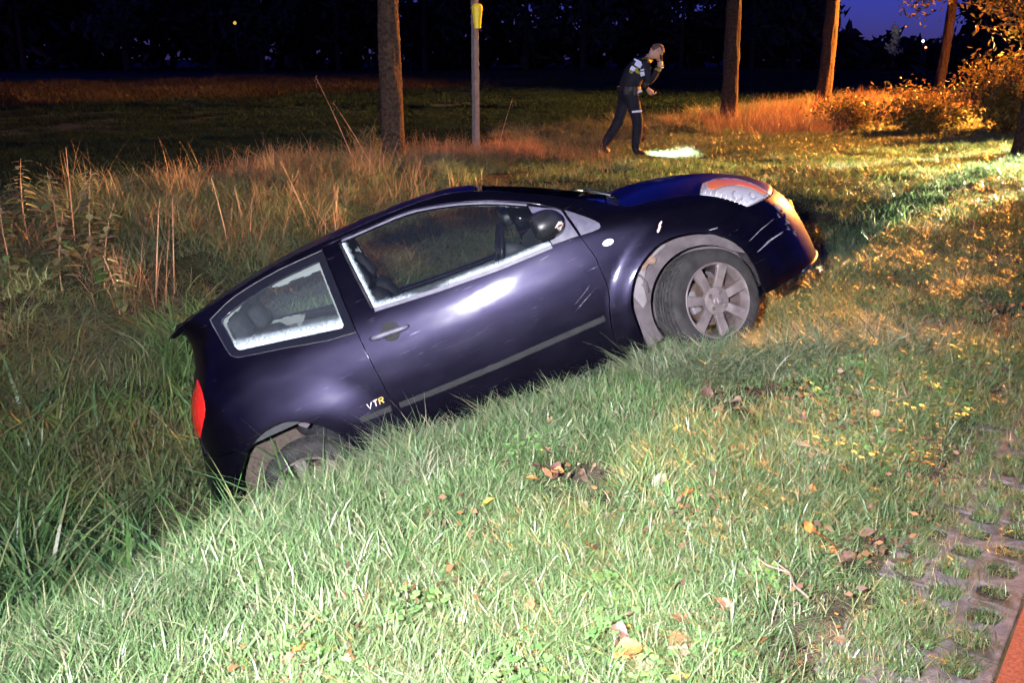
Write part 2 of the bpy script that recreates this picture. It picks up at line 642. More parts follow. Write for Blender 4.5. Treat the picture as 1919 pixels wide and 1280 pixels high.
def glass_mat(name, tintc=(0.86, 0.9, 0.9), refl=1.0, frost=False, veil=0.004):
    m, nt, b = new_mat(name)
    nt.nodes.remove(b)
    out = nt.nodes['Material Output']
    tr = nt.nodes.new('ShaderNodeBsdfTransparent')
    tr.inputs['Color'].default_value = (*tintc, 1)
    gl = nt.nodes.new('ShaderNodeBsdfGlossy')
    gl.inputs['Roughness'].default_value = 0.03
    gl.inputs['Color'].default_value = (refl, refl, refl, 1)
    fr = nt.nodes.new('ShaderNodeFresnel')
    fr.inputs['IOR'].default_value = 1.5
    mx = nt.nodes.new('ShaderNodeMixShader')
    nt.links.new(fr.outputs['Fac'], mx.inputs['Fac'])
    nt.links.new(tr.outputs['BSDF'], mx.inputs[1])
    nt.links.new(gl.outputs['BSDF'], mx.inputs[2])
    last = mx.outputs['Shader']
    if frost:
        at = nt.nodes.new('ShaderNodeAttribute')
        at.attribute_name = 'frost'
        tc = nt.nodes.new('ShaderNodeTexCoord')
        n = nt.nodes.new('ShaderNodeTexNoise')
        n.inputs['Scale'].default_value = 46
        n.inputs['Detail'].default_value = 8
        n.inputs['Roughness'].default_value = 0.75
        nt.links.new(tc.outputs['Object'], n.inputs['Vector'])
        n_b = nt.nodes.new('ShaderNodeTexNoise')
        n_b.inputs['Scale'].default_value = 190
        n_b.inputs['Detail'].default_value = 3
        nt.links.new(tc.outputs['Object'], n_b.inputs['Vector'])
        def math_(op, x, y, z=None):
            m_ = nt.nodes.new('ShaderNodeMath'); m_.operation = op
            for i_, q in enumerate((x, y, z)):
                if q is None: continue
                if hasattr(q, 'is_linked'): nt.links.new(q, m_.inputs[i_])
                else: m_.inputs[i_].default_value = q
            return m_.outputs['Value']
        base = math_('MULTIPLY_ADD', n.outputs['Fac'], 1.1, -0.62)          # ragged edge of the mist
        edge = math_('MULTIPLY_ADD', at.outputs['Fac'], 1.5, base)
        edge = math_('MINIMUM', math_('MAXIMUM', edge, 0.0), 1.0)
        sp = nt.nodes.new('ShaderNodeMapRange')                              # wiped specks
        sp.inputs['From Min'].default_value = 0.36
        sp.inputs['From Max'].default_value = 0.50
        sp.inputs['To Min'].default_value = 0.25
        nt.links.new(n_b.outputs['Fac'], sp.inputs['Value'])
        gate_ = math_('MINIMUM', math_('MULTIPLY', at.outputs['Fac'], 4.0), 1.0)
        fac = math_('MULTIPLY', math_('MULTIPLY', edge, sp.outputs['Result']), gate_)
        fac = math_('MULTIPLY_ADD', fac, 0.55, veil)
        class _M: pass
        mr = _M(); mr.outputs = {'Result': fac}
        df = nt.nodes.new('ShaderNodeBsdfDiffuse')
        df.inputs['Color'].default_value = (0.62, 0.72, 0.82, 1)
        mx2 = nt.nodes.new('ShaderNodeMixShader')
        nt.links.new(mr.outputs['Result'], mx2.inputs['Fac'])
        nt.links.new(last, mx2.inputs[1])
        nt.links.new(df.outputs['BSDF'], mx2.inputs[2])
        last = mx2.outputs['Shader']
    nt.links.new(last, out.inputs['Surface'])
    return m


M['paint'] = paint_mat()
M['glass'] = glass_mat('clear_glass')
M['glass_frost'] = glass_mat('misted_glass', (0.90, 0.94, 0.94), 1.0, True)
M['glass_veil'] = glass_mat('fogged_quarter_glass', (0.90, 0.94, 0.94), 1.0, True, 0.022)
M['lens'] = plain('lamp_lens', (0.42, 0.40, 0.48), 0.16, 0, 0.5, coat=0.5, coat_rough=0.05, var=0.12, scale=50)
def lens_mat():
    m, nt, b = new_mat('clear_lamp_lens')
    b.inputs['Base Color'].default_value = (.5, .48, .56, 1)
    b.inputs['Roughness'].default_value = .12
    tr = nt.nodes.new('ShaderNodeBsdfTransparent')
    mx = nt.nodes.new('ShaderNodeMixShader')
    mx.inputs['Fac'].default_value = .55
    nt.links.new(b.outputs['BSDF'], mx.inputs[1]); nt.links.new(tr.outputs['BSDF'], mx.inputs[2])
    nt.links.new(mx.outputs['Shader'], nt.nodes['Material Output'].inputs['Surface'])
    return m


M['lens'] = lens_mat()
M['trim'] = plain('grey_plastic_trim', (0.065, 0.060, 0.090), 0.5, 0, 0.4, var=0.25, scale=30, bump=0.1, bscale=400)
M['black_plastic'] = plain('black_plastic', (0.009, 0.009, 0.012), 0.42, 0, 0.4, var=0.4, scale=18, rvar=0.12)
M['strip_rubber'] = plain('rubbing_strip_rubber', (0.007, 0.007, 0.009), 0.75, 0, 0.25, var=0.3, scale=20)
M['seal'] = plain('window_seal', (0.030, 0.028, 0.040), 0.5, 0, 0.4)
M['frit'] = plain('black_glazing_band', (0.006, 0.006, 0.009), 0.12, 0, 0.5)
M['rubber'] = plain('tyre_rubber', (0.018, 0.016, 0.018), 0.85, 0, 0.2, var=0.4, scale=14, bump=0.15, bscale=150)
M['alloy'] = plain('alloy_rim', (0.15, 0.12, 0.125), 0.45, 0.45, 0.5, var=0.18, scale=24, rvar=0.1)
M['alloy_dark'] = plain('rim_barrel', (0.12, 0.085, 0.09), 0.55, 0.5, 0.5, var=0.4, scale=18)
M['brake'] = plain('brake_disc', (0.09, 0.06, 0.05), 0.5, 0.6, 0.5, var=0.4, scale=12)
M['liner'] = plain('arch_liner', (0.058, 0.048, 0.056), 0.95, 0, 0.15, var=0.3, scale=14, bump=0.3, bscale=160)
M['felt'] = plain('felt_liner', (0.065, 0.05, 0.045), 1.0, 0, 0.1, var=0.35, scale=60, bump=1.0, bscale=220)
M['bare_metal'] = plain('dusty_inner_metal', (0.10, 0.088, 0.10), 0.7, 0.1, 0.3, var=0.25, scale=14)
M['rust'] = plain('rusty_bracket', (0.12, 0.075, 0.06), 0.85, 0.1, 0.2, var=0.4, scale=30)
M['chrome'] = plain('reflector', (0.62, 0.60, 0.66), 0.35, 0.15, 0.5, var=0.1, scale=40)
M['amber'] = plain('amber_lens', (0.62, 0.15, 0.03), 0.2, 0, 0.5)
M['red_lens'] = plain('red_tail_lens', (0.55, 0.012, 0.012), 0.14, 0, 0.5, coat=0.6, coat_rough=0.04, var=0.2, scale=30)
M['white_lens'] = plain('clear_side_lens', (0.62, 0.58, 0.60), 0.3, 0, 0.5)
M['chip'] = plain('bare_scuff', (0.13, 0.125, 0.16), 0.7, 0, 0.3, var=0.3, scale=60)
M['primer'] = plain('scraped_plastic', (0.42, 0.31, 0.28), 0.85, 0, 0.2, var=0.35, scale=80)
M['dark_scratch'] = plain('dark_scratch', (0.004, 0.004, 0.006), 0.7, 0, 0.2)
M['plate'] = plain('yellow_plate', (0.80, 0.42, 0.02), 0.4, 0, 0.5)
M['badge_silver'] = plain('badge_silver', (0.75, 0.73, 0.75), 0.3, 0.3, 0.5)
M['badge_gold'] = plain('badge_gold', (0.85, 0.48, 0.10), 0.3, 0.3, 0.5)
M['seat'] = plain('seat_cloth', (0.012, 0.012, 0.015), 0.95, 0, 0.15, var=0.4, scale=40, bump=0.3, bscale=300)
M['headliner'] = plain('grey_headliner', (0.12, 0.125, 0.125), 0.9, 0, 0.15, var=0.08, scale=20)
M['cabin'] = plain('dark_cabin_plastic', (0.018, 0.019, 0.024), 0.7, 0, 0.3, var=0.2, scale=20)
M['logo_grey'] = plain('hub_logo', (0.30, 0.27, 0.29), 0.4, 0.6, 0.5)

HS = smooth_tab([(.15, .74), (.22, .785), (.35, .81), (.5, .826), (.62, .83), (.75, .825), (.88, .806), (.96, .785), (1.0, .768), (1.1, .722),
                 (1.2, .672), (1.3, .62), (1.38, .57), (1.44, .52)])
XF = smooth_tab([(.15, 3.09), (.2, 3.13), (.3, 3.125), (.45, 3.105), (.55, 3.08), (.62, 3.05), (.70, 2.99), (.78, 2.87), (.85, 2.74), (.92, 2.5),
                 (.96, 2.35), (1.0, 2.2), (1.1, 2.1), (1.2, 1.95), (1.3, 1.78), (1.38, 1.6), (1.44, 1.4)])
XR = smooth_tab([(.15, -.53), (.3, -.61), (.45, -.625), (.52, -.595), (.65, -.555), (.8, -.535), (.9, -.50), (.96, -.46), (1.04, -.41), (1.2, -.362),
                 (1.28, -.40), (1.33, -.43), (1.42, -.45)])
FC = (2.25, .30)
RC = (-.01, .27)


def HW(x, z):
    """half width of the body at a point of its side view"""
    x = np.asarray(x, dtype=float); z = np.asarray(z, dtype=float)
    h = HS(z) - .045 + .062 * smoothstep(.35, 2.1, x)
    xf = XF(z); x0 = xf - .85
    u = np.clip((x - x0) / .85, 0, .99999)
    p = 3.2 + .8 * smoothstep(.9, 1.05, z)
    h = h * (1 - u ** p) ** (1 / 2.2)
    xr = XR(z); x0 = xr + .5
    u = np.clip((x0 - x) / .5, 0, .99999)
    h = h * (1 - u ** 3) ** (1 / 2.5)
    r = np.hypot(x - FC[0], z - FC[1])
    h = h + .034 * (1 - smoothstep(.39, .525, r))
    r = np.hypot(x - RC[0], z - RC[1])
    h = h + .021 * (1 - smoothstep(.39, .62, r))
    # soft hollow along the lower door above the rubbing strip
    return h


def side_map(a, z): return a, -HW(a, z), z


def front_map(s, z):
    s = np.asarray(s, dtype=float)
    sg = np.where(s > 3.7, 1.0, -1.0)
    s = np.where(s > 3.7, 7.4 - s, s)
    x0 = XF(z) - .85
    q = np.clip((s - 2) / 1.7, 0, 1)
    x = np.where(s <= 2, x0 - (2 - s), x0 + .85 * (1 - (1 - q) ** 2))
    return x, sg * HW(x, z), z


def front_s(x, z):
    x0 = XF(z) - .85
    u = np.clip((x - x0) / .85, 0, 1)
    return np.where(x <= x0, 2 - (x0 - x), 2 + 1.7 * (1 - np.sqrt(1 - u)))


def rear_map(s, z):
    s = np.asarray(s, dtype=float)
    sg = np.where(s < -1.0, 1.0, -1.0)
    s = np.where(s < -1.0, -2.0 - s, s)
    x0 = XR(z) + .5
    q = np.clip(-s / 1.0, 0, 1)
    x = np.where(s >= 0, x0 + s, x0 - .5 * (1 - (1 - q) ** 2))
    return x, sg * HW(x, z), z


def rear_s(x, z):
    x0 = XR(z) + .5
    u = np.clip((x0 - x) / .5, 0, 1)
    return np.where(x >= x0, x - x0, -(1 - np.sqrt(1 - u)))


def cr(pts, n=6):
    """smooth curve through points"""
    P = np.array(pts, dtype=float)
    if len(P) < 3: return [tuple(p) for p in P]
    out = []
    for i in range(len(P) - 1):
        p0 = P[i - 1] if i > 0 else 2 * P[0] - P[1]
        p1, p2 = P[i], P[i + 1]
        p3 = P[i + 2] if i + 2 < len(P) else 2 * P[-1] - P[-2]
        for k in range(n):
            t = k / n
            out.append(tuple(.5 * ((2 * p1) + (-p0 + p2) * t + (2 * p0 - 5 * p1 + 4 * p2 - p3) * t * t + (-p0 + 3 * p1 - 3 * p2 + p3) * t ** 3)))
    out.append(tuple(P[-1]))
    return out


def resample(loop, step):
    L = [np.array(p, dtype=float) for p in loop]
    out = []
    for i in range(len(L)):
        a, b = L[i], L[(i + 1) % len(L)]
        d = np.linalg.norm(b - a)
        if d < 1e-5: continue
        n = max(1, int(math.ceil(d / step)))
        for k in range(n): out.append(a + (b - a) * k / n)
    # drop near duplicates
    res = [out[0]]
    for p in out[1:]:
        if np.linalg.norm(p - res[-1]) > step * .22: res.append(p)
    if np.linalg.norm(res[0] - res[-1]) < step * .22: res.pop()
    return np.array(res)


def area2(P):
    x, y = P[:, 0], P[:, 1]
    return float((x * np.roll(y, -1) - y * np.roll(x, -1)).sum())


def offset_loop(P, d):
    """shift a counter-clockwise loop inwards by d"""
    a = np.roll(P, 1, axis=0); b = np.roll(P, -1, axis=0)
    t1 = P - a; t2 = b - P
    t1 /= np.maximum(np.linalg.norm(t1, axis=1), 1e-9)[:, None]
    t2 /= np.maximum(np.linalg.norm(t2, axis=1), 1e-9)[:, None]
    n1 = np.stack([-t1[:, 1], t1[:, 0]], 1); n2 = np.stack([-t2[:, 1], t2[:, 0]], 1)
    n = n1 + n2
    n /= np.maximum((n * n).sum(1) / 2.0, .35)[:, None]
    return P + n * d


def surf_normals(f, A, Z, side):
    e = 1.5e-3
    p1 = np.stack(f(A + e, Z), 1); p0 = np.stack(f(A - e, Z), 1)
    q1 = np.stack(f(A, Z + e), 1); q0 = np.stack(f(A, Z - e), 1)
    n = np.cross(p1 - p0, q1 - q0)
    n /= np.maximum(np.linalg.norm(n, axis=1), 1e-12)[:, None]
    return n


def panel(name, loop, mat, parent, chart=side_map, conv=None, holes=(), side=1, grid=.03, inset=.0018, thick=.014, off=0.0, attr=None, rim=True, step=None):
    """a sheet-metal, glass or plastic panel lying on the body surface; side=-1 builds its mirror image on the far side"""
    def prep(lp, st):
        P = resample(lp, st)
        if conv is not None:
            s = conv(P[:, 0], P[:, 1])
            P = np.stack([s, P[:, 1]], 1)
        return P
    st = step or grid * .62
    O = prep(loop, st)
    if area2(O) < 0: O = O[::-1]
    Hs = []
    for h in holes:
        q = prep(h, st)
        if area2(q) > 0: q = q[::-1]
        Hs.append(q)
    Oi = offset_loop(O, inset)
    Hi = [offset_loop(h, inset) for h in Hs]
    mn, mx = Oi.min(0), Oi.max(0)
    gx = np.arange(mn[0], mx[0], grid); gz = np.arange(mn[1], mx[1], grid * .8)
    G = np.stack(np.meshgrid(gx, gz, indexing='ij'), -1).reshape(-1, 2)
    G[:, 0] += (np.tile(np.arange(len(gz)) % 2, len(gx))) * grid * .5
    G = G[in_poly(G, Oi)]
    if len(G): G = G[dist_poly(G, Oi) > grid * .45]
    for h in Hi:
        if len(G): G = G[~in_poly(G, h)]
        if len(G): G = G[dist_poly(G, h) > grid * .45]
    co, tris, ids = cdt([Oi] + Hi, G)
    A, Z = co[:, 0], co[:, 1]
    P = np.stack(chart(A, Z), 1)
    N = surf_normals(chart, A, Z, side)
    if abs(N[0]).sum() < 1e-6: N[:] = (0, -1, 0)
    cen = np.array([1.2, 0, .7])
    if ((P - cen) * N).sum() < 0: N = -N; tris = [tuple(reversed(t)) for t in tris]
    P = P + N * off
    V = [P]; NN = [N]; F = list(tris)
    nv = len(P)
    if rim:
        for lp, src in zip(ids, [O] + Hs):
            n = len(lp)
            # ring slightly outside and below (rolled edge), then a turned-in flange
            base = src
            for depth, k in ((.0035, .75), (thick, .8)):
                pos2 = Oi_ring(src, inset, k)
                p3 = np.stack(chart(pos2[:, 0], pos2[:, 1]), 1)
                n3 = N[lp]
                V.append(p3 + n3 * (off - depth))
                d = p3 + n3 * off - P[lp]
                ln = np.maximum(np.linalg.norm(d, axis=1), 1e-9)[:, None]
                NN.append((d / ln * .9 + n3 * (.45 if depth < .01 else 0.0)))
            s1, s2 = nv, nv + n
            for i in range(n):
                j = (i + 1) % n
                F.append((lp[j], lp[i], s1 + i, s1 + j))
                F.append((s1 + j, s1 + i, s2 + i, s2 + j))
            nv += 2 * n
    V = np.concatenate(V); NN = np.concatenate(NN)
    NN /= np.maximum(np.linalg.norm(NN, axis=1), 1e-9)[:, None]
    if side < 0:
        V = V * np.array([1, -1, 1]); NN = NN * np.array([1, -1, 1])
        F = [tuple(reversed(f)) for f in F]
    # the rim winding follows the sheet
    o = mesh_obj(name, V, F, mat, parent, smooth=True)
    me = o.data
    fix_winding(me, NN)
    me.normals_split_custom_set_from_vertices([tuple(n) for n in NN])
    if attr is not None:
        a = me.attributes.new(attr[0], 'FLOAT', 'POINT')
        val = np.zeros(len(V))
        val[:len(co)] = attr[1](P[:, 0], P[:, 2])
        a.data.foreach_set('value', val.astype(np.float32))
    return o


def Oi_ring(src, inset, k): return offset_loop(src, inset * (1 - k))


def fix_winding(me, NN):
    bm = bmesh.new()
    bm.from_mesh(me)
    bm.verts.ensure_lookup_table()
    flip = []
    for f in bm.faces:
        f.normal_update()
        n = Vector(NN[[v.index for v in f.verts]].mean(0))
        if f.normal.dot(n) < 0: flip.append(f)
    if flip: bmesh.ops.reverse_faces(bm, faces=flip)
    bm.to_mesh(me); bm.free()
    me.polygons.foreach_set('use_smooth', np.ones(len(me.polygons), dtype=bool))


def strip(name, pts, width, mat, parent, side=1, off=.004, thick=.006, chart=side_map, conv=None):
    """a moulding of given width along a line of the side view"""
    P = np.array(resample_open(pts, .02))
    t = np.gradient(P, axis=0)
    t /= np.maximum(np.linalg.norm(t, axis=1), 1e-9)[:, None]
    n = np.stack([-t[:, 1], t[:, 0]], 1)
    w = width if hasattr(width, '__len__') else np.full(len(P), width)
    if hasattr(width, '__len__'): w = np.interp(np.linspace(0, 1, len(P)), np.linspace(0, 1, len(width)), width)
    a, b = P + n * w[:, None] / 2, P - n * w[:, None] / 2
    loop = [tuple(p) for p in a] + [tuple(p) for p in b[::-1]]
    return panel(name, loop, mat, parent, chart=chart, conv=conv, side=side, grid=.03, inset=min(.0015, width if not hasattr(width, '__len__') else .001), thick=thick + off, off=off, step=.02)


def resample_open(pts, step):
    L = [np.array(p, dtype=float) for p in pts]
    out = []
    for i in range(len(L) - 1):
        a, b = L[i], L[i + 1]
        n = max(1, int(math.ceil(np.linalg.norm(b - a) / step)))
        for k in range(n): out.append(a + (b - a) * k / n)
    out.append(L[-1])
    return out


# outlines of the side view, metres from the rear axle and the ground
RAIL = cr([(-.30, 1.310), (-.1022, 1.347), (.1372, 1.3857), (.3065, 1.4035), (.5057, 1.412), (.6928, 1.411), (.8881, 1.4095), (1.079, 1.4009), (1.2635, 1.3792), (1.3977, 1.3389),
           (1.538, 1.2766), (1.7115, 1.1874), (1.8809, 1.0879), (2.0193, .999)], 6)
HOODL = cr([(2.0193, .999), (2.1083, .9362), (2.203, .9149), (2.301, .8954), (2.4374, .856), (2.4904, .8355)], 5)
LAMP_LOW = cr([(2.4904, .8355), (2.5711, .7875), (2.6183, .7496), (2.6571, .713), (2.6867, .6795)], 4)
LAMP_TOP = cr([(2.4904, .8355), (2.5312, .8542), (2.5887, .8605), (2.7045, .8379), (2.7727, .8097), (2.8291, .7782), (2.855, .7438), (2.872, .70), (2.8838, .6612)], 4)
SEAM_B = cr([(2.6867, .6785), (2.5334, .6704), (2.4146, .6593)], 4)
FARCH = cr([(2.4135, .6568), (2.3466, .6869), (2.2481, .7118), (2.1569, .7095), (2.0626, .673), (1.9927, .6254), (1.936, .553), (1.9015, .4685), (1.8932, .3308), (1.90, .20)], 5)
BARCH = cr([(2.4146, .6593), (2.483, .6015), (2.5362, .5321), (2.5687, .4535), (2.5826, .3549), (2.5839, .2763), (2.5956, .2257)], 4)
DOORF = cr([(1.755, .235), (1.7658, .386), (1.7838, .468), (1.8257, .5895), (1.833, .6768), (1.8325, .7846), (1.8071, .9114)], 5)
DOORF2 = [(1.8071, .9114), (1.7908, 1.062)]
DTOP = cr([(.5642, 1.388), (.67, 1.390), (.87, 1.385), (1.06, 1.376), (1.235, 1.338), (1.37, 1.294), (1.50, 1.239), (1.645, 1.165), (1.7908, 1.062)], 5)
DOORB = cr([(.5642, 1.388), (.5626, 1.1479), (.5618, .9295), (.5639, .7719), (.5723, .5132), (.5728, .235)], 4)
WTOP = cr([(.6667, 1.3688), (.8705, 1.3674), (1.0606, 1.359), (1.2327, 1.3203), (1.3654, 1.2767), (1.4928, 1.2232), (1.6355, 1.150)], 5)
WBOT = [(.691, 1.0031), (1.0188, .9648), (1.3517, .9389), (1.6547, .930)]
SAILL = [(1.6355, 1.150), (1.6326, 1.0793), (1.65, .9778), (1.6547, .930)]
QW = [(.5602, 1.372)] + cr([(.5602, 1.372), (.3031, 1.3702), (.0458, 1.3402), (-.1211, 1.2836)], 5) + cr([(-.1211, 1.2836), (-.1187, 1.2437), (-.0936, 1.1062), (-.0786, 1.0727), (-.0483, 1.0554)], 4) \
    + cr([(-.0483, 1.0554), (.1559, 1.0116), (.4012, .9509), (.5578, .9295)], 4)
QG = cr([(.5192, 1.3298), (.2856, 1.3255), (.0598, 1.2946), (-.0607, 1.2625)], 5) + cr([(-.0741, 1.2449), (-.0501, 1.1121), (-.0302, 1.0846)], 4) + cr([(-.0302, 1.0846), (.2247, 1.033), (.4985, .9746)], 4) + [(.5124, .9858)]
RARCH = cr([(-.325, .22), (-.325, .38), (-.3085, .4716), (-.2517, .5549), (-.1956, .608), (-.0808, .6618), (.0137, .665), (.0778, .6442), (.1618, .5906), (.247, .495), (.3016, .3588), (.31, .22)], 4)
HATCHL = cr([(-.30, 1.310), (-.318, 1.19), (-.342, 1.09), (-.340, 1.022)], 4)
TAIL_F = cr([(-.340, 1.022), (-.32, .96), (-.333, .875), (-.40, .79), (-.452, .735)], 4)


def upto(curve, x, below=True):
    return [p for p in curve if (p[0] <= x if below else p[0] >= x)]


CARROT = Matrix(((0.90942185, -0.09948023, -0.40380141), (0.14241166, 0.98675815, 0.07763557), (0.39073113, -0.12810951, 0.91154656)))
CARLOC = Vector((-1.00898604, 5.52424784, -1.02399173))
car = empty('hatchback_car')
car.matrix_world = Matrix.Translation(CARLOC) @ CARROT.to_4x4()
tag(car, 'dark blue three-door hatchback nose-up with its rear down in the ditch', 'car')


def to_car(P):
    return (np.atleast_2d(P) - np.array(CARLOC)) @ np.array(CARROT)


def build_side(side):
    rail_front = [p for p in RAIL if p[0] > .575]
    rail_rear = [p for p in RAIL if p[0] < .55]
    rz = float(np.interp(.5642, [p[0] for p in RAIL], [p[1] for p in RAIL]))
    # wing with the windscreen pillar and cant rail
    loop = [(.5642, rz)] + rail_front + HOODL[1:] + LAMP_LOW[1:] + SEAM_B[1:] + FARCH[1:] + [(1.755, .20)] + DOORF[0:] + DOORF2[1:] + DTOP[::-1][1:]
    wing = panel('front_wing', loop, M['paint'], car, side=side, grid=.028, inset=.0026)
    # door
    loop = DOORF + DOORF2[1:] + DTOP[::-1][1:] + DOORB[1:]
    drop = 0.0 if side == 1 else .07
    wb = [(p[0], p[1] - drop) for p in WBOT]
    hole = WTOP + SAILL[1:-1] + [(1.6547, .930 - drop)] + wb[::-1][1:]
    door = panel('door', loop, M['paint'], car, holes=[hole], side=side, grid=.028, inset=.0028)
    # rear quarter
    loop = [(.5642, rz)] + DOORB[0:] + [(.5728, .22)] + [(.31, .22)] + [p for p in RARCH[::-1] if p[1] > .22 and p[0] > -.2] + [(-.1956, .6268), (-.3259, .6275), (-.452, .628)] + TAIL_F[::-1] + HATCHL[::-1][1:] + rail_rear
    quarter = panel('quarter_panel', loop, M['paint'], car, holes=[QW], side=side, grid=.028, inset=.0026, chart=rear_map, conv=rear_s)
    # side windows
    def fr_door(x, z):
        # misted along the rear edge and the bottom, clear in between
        low = np.interp(x, [p[0] for p in WBOT], [p[1] for p in WBOT])
        rear = np.interp(z, [1.0031, 1.1882, 1.3748], [.691, .6772, .6667])
        a = .72 - (z - low) / .038
        a = np.maximum(a, 0) * (1 - .85 * np.exp(-((x - .98) / .13) ** 2))
        b = np.maximum(.85 - (x - rear) / .032, 0)
        return np.clip(np.maximum(a, b), 0, 1) * (side == 1)
    g = panel('door_window', hole, M['glass_frost'], door, side=side, grid=.022, off=-.010, inset=.0, rim=False, attr=('frost', fr_door))
    def fr_q(x, z):
        low = np.interp(x, [-.0302, .2247, .4985], [1.0846, 1.033, .9746])
        return np.clip(.82 - (z - low) / .08, 0, 1) * (side == 1)
    q = panel('quarter_window', QW, M['frit'], car, holes=[QG], side=side, grid=.022, off=-.002, inset=.003, chart=rear_map, conv=rear_s)
    panel('pane', QG, M['glass_veil'], q, side=side, grid=.02, off=-.004, inset=0, rim=False, attr=('frost', fr_q), chart=rear_map, conv=rear_s)
    strip('window_seal', [(p[0], p[1]) for p in cr([(.5602, 1.375), (.3031, 1.3732), (.0458, 1.3432), (-.1231, 1.2856)], 4)] +
          cr([(-.1231, 1.2856), (-.1217, 1.2437), (-.0966, 1.1062), (-.0806, 1.0717), (-.0503, 1.0524)], 4) + [(.1559, 1.0086), (.4012, .9479), (.5578, .9265)], .005, M['seal'], q, side, .002, .004, rear_map, rear_s)
    # mouldings on the door
    strip('belt_moulding', [(.690, .990 - drop), (1.0188, .9525 - drop), (1.3517, .9265 - drop), (1.6547, .918 - drop)], .021, M['trim'], door, side, .007, .006)
    strip('window_trim', [(.672, 1.376)] + [(p[0], p[1] + .006) for p in WTOP[3:]], .009, M['trim'], door, side, .005, .005)
    strip('window_trim', [(.658, 1.372), (.668, 1.188), (.682, 1.0031)], .012, M['black_plastic'], door, side, .004, .005)
    panel('sail_panel', [(1.6375, 1.148), (1.7807, 1.0641), (1.8023, .912), (1.6605, .9225), (1.655, .9778), (1.637, 1.0793)], M['trim'], door, side=side, grid=.025, off=.006, thick=.012, inset=.003)
    panel('sail_cap', cr([(1.7975, 1.0551), (1.8619, .9982), (1.9175, .9398), (1.926, .9121), (1.9047, .9005), (1.8133, .908)], 3), M['trim'], wing, side=side, grid=.025, off=.006, thick=.012, inset=.003)
    strip('rubbing_strip', [(.60, .490), (.9, .478), (1.1396, .472), (1.755, .4700)], .030, M['strip_rubber'], door, side, .012, .012)
    strip('rubbing_strip', [(.385, .507), (.555, .494)], .030, M['strip_rubber'], quarter, side, .012, .012)
    # sill under the door
    panel('sill', [(.29, .231), (1.89, .231), (1.89, .15), (.29, .15)], M['black_plastic'], car, side=side, grid=.04, off=-.004, thick=.05)
    # wing repeater lamp
    rep = [(1.9243 + .030 * math.cos(a) * math.cos(.12) - .017 * math.sin(a) * math.sin(.12), .8208 + .017 * math.sin(a)) for a in np.arange(18) * 2 * math.pi / 18]
    panel('side_repeater', rep, M['white_lens'], wing, side=side, grid=.01, off=.006, thick=.010, inset=.002, step=.008)
    # handle
    rec = [(.7209 + .052 * math.cos(a), .8588 + .052 * math.sin(a)) for a in np.arange(28) * 2 * math.pi / 28]
    panel('handle_recess_shade', rec, M['strip_rubber'], door, side=side, grid=.016, off=.0015, thick=.004, inset=.001, step=.011)  # flat dark disc, its colour standing in for the shaded hollow
    hx = np.linspace(.612, .817, 12)
    hz = np.interp(hx, [.612, .72, .817], [.867, .859, .8500])
    pth = [(x, -side * (float(HW(x, z)) + (.028 if 0 < i < 11 else .006)), z) for i, (x, z) in enumerate(zip(hx, hz))]
    v, f = tube(pth, [.010, .014, .0155, .0155, .015, .015, .015, .015, .0145, .014, .012, .008], 10)
    mesh_obj('door_handle', v, f, M['trim'], door, smooth=True)
    # outside mirror: foot and shell
    def blob(cx, cy_, cz, rx, ry, rz_, seg=20, rings=12, fn=None):
        V, F = [], []
        for i in range(rings + 1):
            th = math.pi * i / rings
            for k in range(seg):
                ph = 2 * math.pi * k / seg
                p = np.array([math.sin(th) * math.cos(ph), math.sin(th) * math.sin(ph), math.cos(th)])
                if fn is not None: p = fn(p)
                V.append((cx + rx * p[0], cy_ + ry * p[1], cz + rz_ * p[2]))
        for i in range(rings):
            for k in range(seg):
                k2 = (k + 1) % seg
                F.append((i * seg + k, (i + 1) * seg + k, (i + 1) * seg + k2, i * seg + k2))
        return V, F
    base_y = float(HW(1.69, .99))
    mir = empty('door_mirror', parent=car)
    def egg(p):
        q = p.copy()
        q[0] = max(q[0], -.32) if q[0] < 0 else q[0]          # cut flat where the mirror glass sits
        q[2] *= 1.0 + .10 * q[0]
        return q
    v, f = blob(1.632, -side * (base_y + .145), 1.045, .115, .105, .074, 28, 18, egg)
    sh = mesh_obj('mirror_shell', v, f, M['black_plastic'], mir, smooth=True)
    v, f = tube([(1.715, -side * (base_y - .01), .998), (1.70, -side * (base_y + .045), 1.008), (1.67, -side * (base_y + .09), 1.025)], [.052, .046, .040], 18)
    mesh_obj('mirror_foot', v, f, M['frit'], mir, smooth=True)
    bmv = bmesh.new()
    box_bm(bmv, 1.5955, -side * (base_y + .145), 1.045, .006, .175, .118, .002)
    bm_obj('mirror_glass', bmv, M['frit'], mir)
    if side == 1:
        # scraped edge of the mirror housing
        for k in range(14):
            th = R(random.uniform(96, 128)); ph = R(random.uniform(-62, -18))
            pts = []
            for q in range(3):
                t2, p2 = th + R(random.uniform(-5, 5)), ph + R(6 * q)
                pts.append((1.632 + .1165 * math.sin(t2) * math.cos(p2), -(base_y + .145) + .1065 * math.sin(t2) * math.sin(p2), 1.045 + .0752 * math.cos(t2)))
            v, f = tube(pts, [.0015, random.uniform(.003, .006), .0015], 5)
            mesh_obj('scrape', v, f, M['primer'], sh)
    return wing, door, quarter, sh


wingR, doorR, quarterR, mirrorR = build_side(1)
build_side(-1)


# lofts over the top: bonnet, windscreen, roof and tail
def arc_sample(curve, n):
    P = np.array(curve, dtype=float)
    d = np.concatenate([[0], np.cumsum(np.linalg.norm(np.diff(P, axis=0), axis=1))])
    t = np.linspace(0, d[-1], n)
    return np.stack([np.interp(t, d, P[:, k]) for k in range(P.shape[1])], 1)


